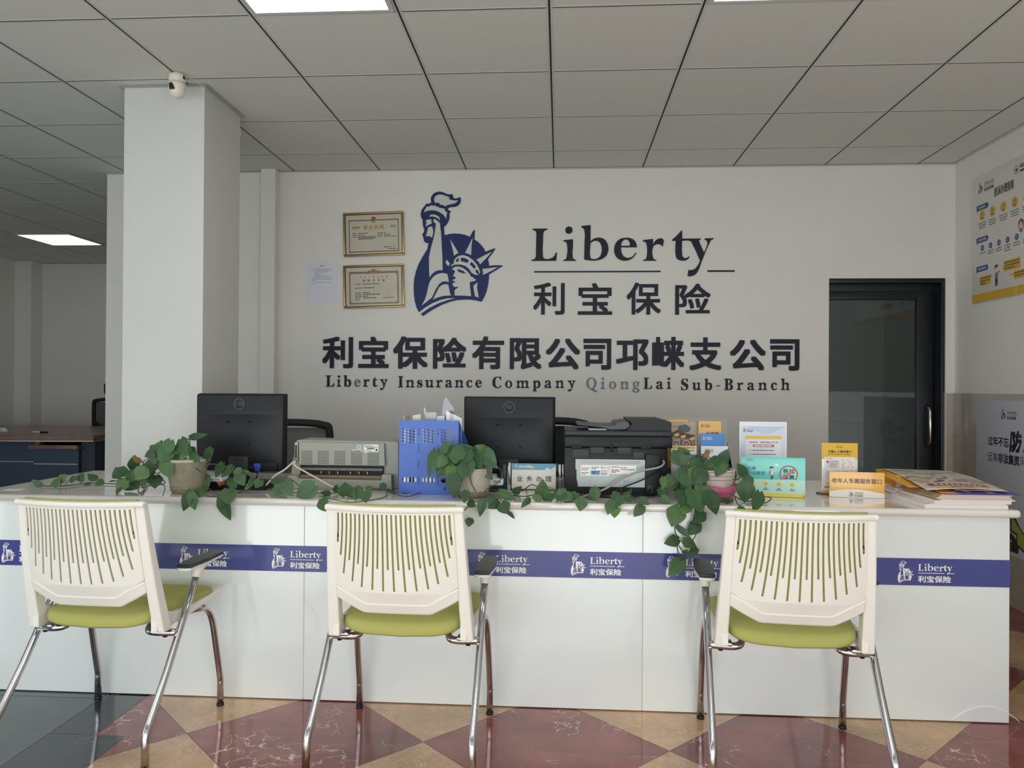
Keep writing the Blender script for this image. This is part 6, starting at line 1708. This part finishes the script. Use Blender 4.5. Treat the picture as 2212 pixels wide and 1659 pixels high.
def plant(label, loc, pot_parts, leaves, vines, potY):
    """leaves: (u0, v0, u1, v1, width px, flag); flag g lies along the worktop, h hangs over the edge, p stands in the pot"""
    t = thing('potted_pothos', label, 'potted plant', loc, 0, 'trailing pothos plants on the counter')
    o = Vector(loc)
    for nm, mb in pot_parts: mb.build(nm, t)
    vp = []
    vb = MB()
    for pts in vines:
        P = []
        for q in pts:
            u, v, Y = q
            if Y == 'g':
                p = atz(u, v, WT + 0.006)
            else: p = aty(u, v, Y)
            P.append(p)
        S_ = smooth_path(P, 5)
        vp += S_
        vb.tube([p - o for p in S_], 0.0022, vine_m, 6)
    lb = MB(); sb = MB(); wl = MB()
    for L in leaves:
        u0, v0, u1, v1, wpx = L[:5]
        flag = L[5] if len(L) > 5 else None
        vm = max(v0, v1)
        if flag == 'h' or (flag is None and vm > 1076): Y = 2.855 + lr.uniform(-0.012, 0.010)
        elif flag == 'g' or (flag is None and vm > 1037): Y = min(atz(u0, min(vm + 4, 1080), WT).y, 3.02) if flag is None else atz((u0 + u1) / 2, vm + 3, WT).y
        else: Y = potY + lr.uniform(-0.11, 0.03)
        base = aty(u0, v0, Y + lr.uniform(0.0, 0.022)); tip = aty(u1, v1, Y - lr.uniform(0.0, 0.022))
        for p in (base, tip):
            if p.y > 2.88 and p.z < WT + 0.004: p.z = WT + 0.004
        wm = wpx * 1.27 * Y / 1628.0
        brown = flag == 'b'
        q = [x - o for x in (base, tip)]
        add_leaf(wl if brown else lb, q[0], q[1], wm, brown_leaf if brown else leaf_m)
        near = min(vp, key=lambda p: (p - base).length) if vp else None
        if near is not None and 0.004 < (near - base).length < 0.13:
            mid = (near + base) / 2 + Vector((0, -0.004, 0.008))
            sb.tube([near - o, mid - o, base - o], 0.0014, petiole_m, 5)
    vb.build('vine', t)
    lb.build('foliage', t, fix=False)
    if sb.v: sb.build('leaf_stalks', t)
    if wl.v: wl.build('withered_leaf', t, fix=False)
    return t

def A(L):   # crop at (0, 830), 0.217 px per unit
    return [(x0 * .217, 830 + y0 * .217, x1 * .217, 830 + y1 * .217, w_ * .217, *f) for (x0, y0, x1, y1, w_, *f) in L]
def Bc(L):  # crop at (400, 830)
    return [(400 + x0 * .217, 830 + y0 * .217, 400 + x1 * .217, 830 + y1 * .217, w_ * .217, *f) for (x0, y0, x1, y1, w_, *f) in L]
def Cc(L):  # crop at (840, 840)
    return [(840 + x0 * .19, 840 + y0 * .19, 840 + x1 * .19, 840 + y1 * .19, w_ * .19, *f) for (x0, y0, x1, y1, w_, *f) in L]
def Dc(L):  # crop at (1190, 870)
    return [(1190 + x0 * .229, 870 + y0 * .229, 1190 + x1 * .229, 870 + y1 * .229, w_ * .229, *f) for (x0, y0, x1, y1, w_, *f) in L]
def Ec(L):  # crop at (1400, 880)
    return [(1400 + x0 * .1627, 880 + y0 * .1627, 1400 + x1 * .1627, 880 + y1 * .1627, w_ * .1627, *f) for (x0, y0, x1, y1, w_, *f) in L]
def pv(f, pts): return [(p[0], p[1], p2) for p, p2 in zip([f([(x, y, x, y, 1)])[0] for x, y, _ in pts], [z for _, _, z in pts])]

murky = mat('murky_water', (118, 112, 66), 0.35)
pot_glass = clear('pot_glass', (0.80, 0.80, 0.74), 0.12, 0.12)
# left plant: cloudy glass pot
pA = (-1.535, 3.025, WT)
b1 = MB(); b1.lathe([(0.0, 0.001), (0.058, 0.001), (0.063, 0.008), (0.070, 0.05), (0.078, 0.10), (0.082, 0.128), (0.084, 0.137), (0.081, 0.137), (0.077, 0.122), (0.0, 0.118)], mat('pot_cloudy', (136, 133, 114), 0.25, noise=(22, 0.12), coat=0.4), 36)
b2 = MB(); b2.lathe([(0.0632, 0.0075), (0.0645, 0.010), (0.0672, 0.026), (0.0662, 0.028), (0.063, 0.012)], mat('pot_water_stain', (116, 112, 82), 0.25, noise=(30, 0.25), coat=0.4), 36)
b3 = MB(); b3.lathe([(0.0832, 0.126), (0.0862, 0.130), (0.0862, 0.137), (0.0842, 0.1385)], mat('pot_rim', (176, 172, 156), 0.3), 36)
LA = A([(415,1010,308,955,55,'g'),(560,945,560,1030,100),(600,962,660,900,75),(700,955,775,928,60),(790,965,828,880,70),(955,950,875,895,75),(1025,960,945,1010,80),(900,985,835,1002,34),
 (1150,960,1085,965,35),(1215,915,1150,825,130),(1265,870,1130,865,90),(1260,955,1150,1060,110),(1380,955,1230,1050,115),(1200,1030,1155,1100,48,'g'),(1330,850,1335,715,100,'p'),(1400,772,1310,722,60,'b'),(1520,850,1285,885,110,'p'),(1460,920,1400,1005,85),(1560,915,1535,1040,125),
 (1640,590,1600,870,205,'p'),(1560,640,1530,800,120,'p'),(1530,680,1440,722,75,'p'),(1520,745,1490,880,95,'p'),(1800,550,1850,700,130,'p'),(1760,620,1730,700,100,'p'),(1890,530,2050,508,62,'p'),(2105,640,2010,780,95,'p'),(1900,690,1990,770,85,'p'),(1640,770,1690,930,120,'p'),(1790,720,1830,905,105,'p'),(1700,640,1790,740,95,'p'),(1560,760,1420,900,120,'p'),(1700,560,1640,720,140,'p'),(1760,640,1640,760,150,'p'),(1850,600,1800,760,120,'p'),(1600,700,1540,840,150,'p'),(1480,800,1400,960,110,'p'),(1350,870,1250,990,110),(1620,640,1500,640,110,'p'),(1880,640,1940,720,90,'p'),(1680,640,1590,780,150,'p'),(1760,690,1700,800,120,'p'),(1580,620,1500,720,120,'p'),(1660,720,1620,860,130,'p'),(1450,840,1350,950,130),(1500,860,1470,990,120),
 (1990,905,2050,1055,140,'g'),(1920,930,1880,960,90),(1905,1070,1812,1260,110,'h'),(1905,1080,1932,1257,95,'h'),(1935,1075,2062,1085,80,'h')]) + Bc([
 (372,785,290,930,100,'p'),(470,818,350,925,98,'p'),(520,880,585,1010,105),(440,945,505,1030,85),(425,1045,440,1192,145,'h'),(350,1240,447,1357,112,'h'),(560,862,680,895,36),(680,965,580,1055,45),(760,950,690,1030,85),(770,1012,862,985,28,'g'),(862,960,985,972,62),(940,1040,882,1115,92),(990,978,1062,1118,125),(1290,1005,1100,1130,165),(1440,1100,1352,1075,62),(1360,1142,1392,1260,118,'h'),(560,850,470,890,60,'p'),(690,945,620,1010,60)])
VA = [pv(A, [(1880,790,3.02),(1700,840,3.0),(1560,900,2.97),(1640,985,'g'),(1380,1005,'g'),(1100,990,'g'),(870,985,'g'),(690,1008,'g'),(500,1015,'g'),(420,1008,'g')]),
      pv(A, [(1880,770,3.02),(1800,690,3.0),(1640,640,2.98),(1560,700,2.96)]),
      pv(A, [(1900,760,3.03),(1890,600,3.02),(1888,530,3.02)]),
      pv(A, [(1930,780,3.02),(2060,820,3.0),(2110,700,2.99)]),
      pv(A, [(1420,770,3.0),(1440,850,2.97),(1380,990,2.96),(1390,1090,'g'),(1470,1010,'g')]),
      pv(Bc, [(60,800,3.0),(180,900,2.94),(205,1000,2.92),(320,1090,'g'),(520,1075,'g'),(700,1035,'g'),(860,1045,'g'),(1100,1080,'g'),(1330,1085,'g')]),
      pv(Bc, [(120,800,3.02),(330,800,3.02),(520,870,3.0),(720,905,2.98),(870,950,2.98),(1020,930,2.97),(1160,1030,2.95)]),
      pv(Bc, [(205,1000,2.93),(215,1110,2.90),(330,1110,2.9),(470,1050,2.88),(400,1180,2.86),(355,1240,2.86)])]
plant('trailing pothos in cloudy glass pot, leftmost of the three plants on the counter', pA, [('pot', b1), ('water_line', b2), ('rim', b3)], LA, VA, pA[1])

# middle plant: ribbed whitish pot
pB = (-0.347, 3.028, WT)
b1 = MB(); b1.lathe([(0.0, 0.001), (0.055, 0.001), (0.060, 0.006), (0.064, 0.03), (0.072, 0.07), (0.075, 0.10), (0.0755, 0.118), (0.0725, 0.118), (0.069, 0.105), (0.0, 0.10)], mat('pot_whitish', (176, 168, 154), 0.35, noise=(16, 0.18)), 36)
b2 = MB()
for z_ in (0.098, 0.105, 0.112): b2.lathe([(0.0745, z_ - 0.002), (0.0772, z_), (0.0745, z_ + 0.002)], mat('pot_ring', (186, 180, 166), 0.35), 36)
b3 = MB(); b3.lathe([(0.0605, 0.003), (0.0642, 0.010), (0.0665, 0.024), (0.0658, 0.025), (0.060, 0.008)], mat('pot_dirt', (122, 112, 92), 0.5, noise=(30, 0.2)), 36)
LB = Cc([(540,700,470,1000,128,'p'),(600,725,690,588,85,'p'),(640,770,560,900,110,'p'),(690,800,545,1018,155,'p'),(760,645,760,850,175,'p'),(965,775,790,628,135,'p'),(990,700,1245,895,135,'p'),(1120,680,1215,850,75,'p'),(980,780,1168,1052,145,'p'),(920,800,912,1012,108,'p'),(850,845,810,1062,110,'p'),(740,880,640,1010,115,'p'),(700,700,620,760,90,'p'),(850,700,700,760,150,'p'),(900,690,830,860,140,'p'),(780,740,690,900,130,'p'),(960,760,1060,900,130,'p'),(1050,700,1180,760,90,'p'),
 (740,985,732,1250,155,'g'),(880,1158,850,1300,88,'h'),(905,1285,985,1335,82,'h'),(1070,1255,1032,1457,85,'h'),(1175,1218,1130,1308,95,'h'),(1240,1270,1135,1365,105,'h'),(1290,1298,1345,1420,135,'h'),(1350,1395,1428,1465,42,'h'),(935,1475,900,1562,75,'h'),(1260,1165,1440,1272,95,'g'),(1420,1192,1512,1112,75,'g'),(1600,1245,1500,1352,62,'h'),(1570,1240,1600,1310,50,'h'),
 (1745,1262,1745,1030,140,'g'),(1800,1040,1952,1138,135,'g'),(1730,1268,1622,1200,78,'g'),(1770,1262,1912,1200,78,'g'),(1960,1165,1920,1278,125,'g'),(1990,1200,2090,1270,100,'g'),(1110,680,985,650,60,'p'),(960,660,975,700,40,'p')]) + Bc([(1490,1070,1512,1005,50),(1600,1108,1595,975,140),(1700,1025,1742,1130,98),(1790,1062,1803,1180,108,'h'),(1800,1042,1872,1020,42),(1985,990,1942,1065,66),(1640,1110,1760,1125,60)])
VB = [pv(Cc, [(900,850,3.02),(720,980,2.97),(660,1090,2.96),(590,1170,'g'),(420,1165,'g'),(200,1225,'g'),(0,1165,'g')]),
      pv(Bc, [(2100,1085,'g'),(2010,1045,'g'),(2005,1110,2.88),(1880,1150,2.87),(1650,1175,2.87),(1450,1140,2.87),(1330,1110,2.88)]),
      pv(Bc, [(2212,1090,'g'),(2010,1050,'g'),(1800,1050,'g'),(1480,1085,'g'),(1330,1085,'g')]),
      pv(Cc, [(980,780,3.02),(1100,760,3.0),(1250,900,2.98),(1285,970,2.95),(1250,1060,2.94),(1100,1150,2.93),(1090,1250,2.89),(970,1290,2.87),(880,1360,2.86),(845,1430,2.86),(890,1550,2.855)]),
      pv(Cc, [(1130,1135,2.94),(1260,1165,'g'),(1450,1215,'g'),(1600,1215,'g'),(1760,1150,'g'),(1900,1160,'g'),(2080,1185,'g'),(2212,1200,'g')]),
      pv(Cc, [(1260,1180,2.92),(1255,1240,2.89),(1300,1290,2.86),(1340,1390,2.86)]),
      pv(Cc, [(1545,1140,2.94),(1620,1090,2.94),(1690,1110,2.94)]),
      pv(Cc, [(940,820,3.01),(930,940,2.95),(935,1060,2.945),(990,1170,2.945)])]
plant('trailing pothos in ribbed whitish pot between the blue organizer and the counter sign', pB, [('pot', b1), ('pot_rings', b2), ('dirt_line', b3)], LB, VB, pB[1])

# right plant: white striped pot in a pink scalloped saucer
pC = (0.617, 3.042, WT)
stripe = mat('pot_stripe', (150, 128, 120), 0.4)
wp_ = mat('pot_white', (206, 194, 186), 0.35, noise=(25, 0.08))
b1 = MB(); b1.lathe([(0.0, 0.006), (0.052, 0.006), (0.062, 0.03), (0.072, 0.07), (0.077, 0.105), (0.078, 0.122), (0.074, 0.122), (0.072, 0.108), (0.0, 0.10)], wp_, 36)
b2 = MB()
for z_, r_ in ((0.085, 0.0755), (0.100, 0.0775), (0.116, 0.079)): b2.lathe([(r_ - 0.001, z_ - 0.0012), (r_ + 0.0006, z_), (r_ - 0.001, z_ + 0.0012)], stripe, 36)
b3 = MB(); b3.lathe([(0.0, 0.0005), (0.058, 0.0005), (0.064, 0.004), (0.078, 0.03), (0.090, 0.060), (0.0875, 0.060), (0.075, 0.032), (0.060, 0.0065), (0.0, 0.005)], mat('saucer_pink', (198, 92, 124), 0.35, coat=0.3), 60)
b3.fn(lambda x, y, z: (x, y, z + max(0, (z - 0.025) / 0.035) * 0.010 * (abs(sin(3 * math.atan2(y, x) + 0.9)) - 0.6)))
LC = Dc([(150,835,70,932,115,'g'),(290,905,280,1022,100,'h'),(330,832,330,755,65,'g'),(310,790,265,840,32,'g'),(405,800,435,932,92,'g'),(520,742,672,735,85,'g'),(600,760,640,812,42,'g'),(695,778,740,866,100,'g'),(640,860,565,905,75,'g'),(660,888,615,990,68,'h'),(570,932,530,1050,85,'h'),(605,980,600,1086,88,'h'),(685,868,760,930,66,'g'),(870,975,775,1068,85,'h'),(838,908,938,955,60,'h'),(430,870,330,905,60,'g'),(240,850,200,920,80,'g'),
 (1190,450,1275,615,160,'p'),(1275,628,1200,735,105,'p'),(1330,580,1468,716,165,'p'),(1420,505,1400,640,130,'p'),(1345,510,1330,605,55,'p'),(1490,452,1445,522,42,'b'),(1590,545,1490,548,78,'p'),(1600,580,1668,436,92,'p'),(1520,600,1495,797,118,'p'),(1655,620,1730,790,122,'p'),(1130,685,1122,850,108,'p'),(1060,702,1060,815,60,'p'),(1020,815,1112,892,80,'p'),(1040,885,1130,940,58,'g'),(1280,742,1262,850,85,'p'),(1185,838,1285,922,95,'p'),(1350,712,1425,790,85,'p'),(1440,782,1400,898,118,'p'),(1345,860,1432,1032,155,'h'),(1490,838,1567,1056,135,'h'),
 (1200,988,1140,1172,150,'h'),(1290,958,1240,1052,100,'h'),(1440,1033,1350,1132,105,'h'),(1395,1138,1290,1242,105,'h'),(1190,1172,1318,1272,48,'h'),(1205,1288,1070,1330,92,'h'),(1248,1298,1378,1362,82,'h'),(1250,1420,1290,1388,48,'h'),(1380,1380,1285,1456,62,'h'),(1240,1485,1113,1633,125,'h'),(1640,762,1648,850,75,'p'),(1690,940,1602,905,48,'g'),(1300,800,1350,850,80,'p'),(1230,780,1180,840,80,'p'),(1450,640,1350,760,130,'p'),(1540,560,1450,640,110,'p'),(1620,560,1560,700,110,'p'),(1300,720,1220,790,100,'p'),(1400,840,1330,950,120,'p'),(1260,860,1220,960,95),(1300,600,1440,760,150,'p'),(1380,620,1330,760,130,'p'),(1450,700,1380,830,120,'p'),(1500,760,1430,880,110,'p'),(1250,680,1330,800,110,'p'),(1420,560,1300,640,120,'p'),(1340,820,1300,930,110),(1560,900,1500,1000,90)]) + Ec([
 (1290,900,1187,745,112,'p'),(1310,908,1345,1085,125,'p'),(1300,990,1280,1268,195,'g'),(1330,1095,1392,1212,95,'g'),(1480,1128,1418,1397,145,'h'),(1240,1325,1250,1440,112,'h'),(1415,1150,1420,1110,36,'g')])
VC = [pv(Dc, [(1180,760,3.0),(1100,840,2.95),(960,890,'g'),(820,900,'g'),(620,870,'g'),(450,880,'g'),(250,860,'g'),(60,830,'g')]),
      pv(Dc, [(1400,640,3.02),(1330,500,3.0),(1250,470,2.98),(1330,495,3.0),(1440,490,3.0),(1560,560,3.02)]),
      pv(Dc, [(1560,700,3.03),(1550,600,3.03),(1600,570,3.02),(1690,590,3.0)]),
      pv(Dc, [(1330,760,3.0),(1240,880,2.93),(1195,960,2.87),(1200,1080,2.855),(1170,1180,2.855),(1190,1290,2.855),(1195,1390,2.855),(1240,1480,2.855)]),
      pv(Dc, [(1420,780,2.98),(1370,900,2.90),(1360,1020,2.86),(1395,1140,2.855),(1360,1260,2.855),(1310,1320,2.855),(1250,1290,2.855)]),
      pv(Dc, [(1190,1150,2.856),(1270,1195,2.855),(1320,1190,2.855)]),
      pv(Dc, [(1205,1350,2.856),(1260,1420,2.855),(1330,1400,2.855)]),
      pv(Dc, [(520,760,'g'),(550,850,'g'),(640,870,'g')]),
      pv(Dc, [(750,860,2.94),(800,920,2.90),(870,970,2.86)]),
      pv(Ec, [(950,850,3.03),(1150,960,3.0),(1240,920,2.98),(1295,895,2.97)]),
      pv(Ec, [(1100,1150,2.97),(1260,1235,'g'),(1400,1248,'g'),(1560,1265,'g'),(1635,1205,2.94),(1545,1185,2.93),(1400,1160,2.93)]),
      pv(Ec, [(1150,1190,2.96),(1180,1270,2.90),(1230,1325,2.87)])]
plant('trailing pothos with long hanging vine in a pink saucer, rightmost on the counter', pC, [('pot', b1), ('pot_stripes', b2), ('saucer', b3)], LC, VC, pC[1])
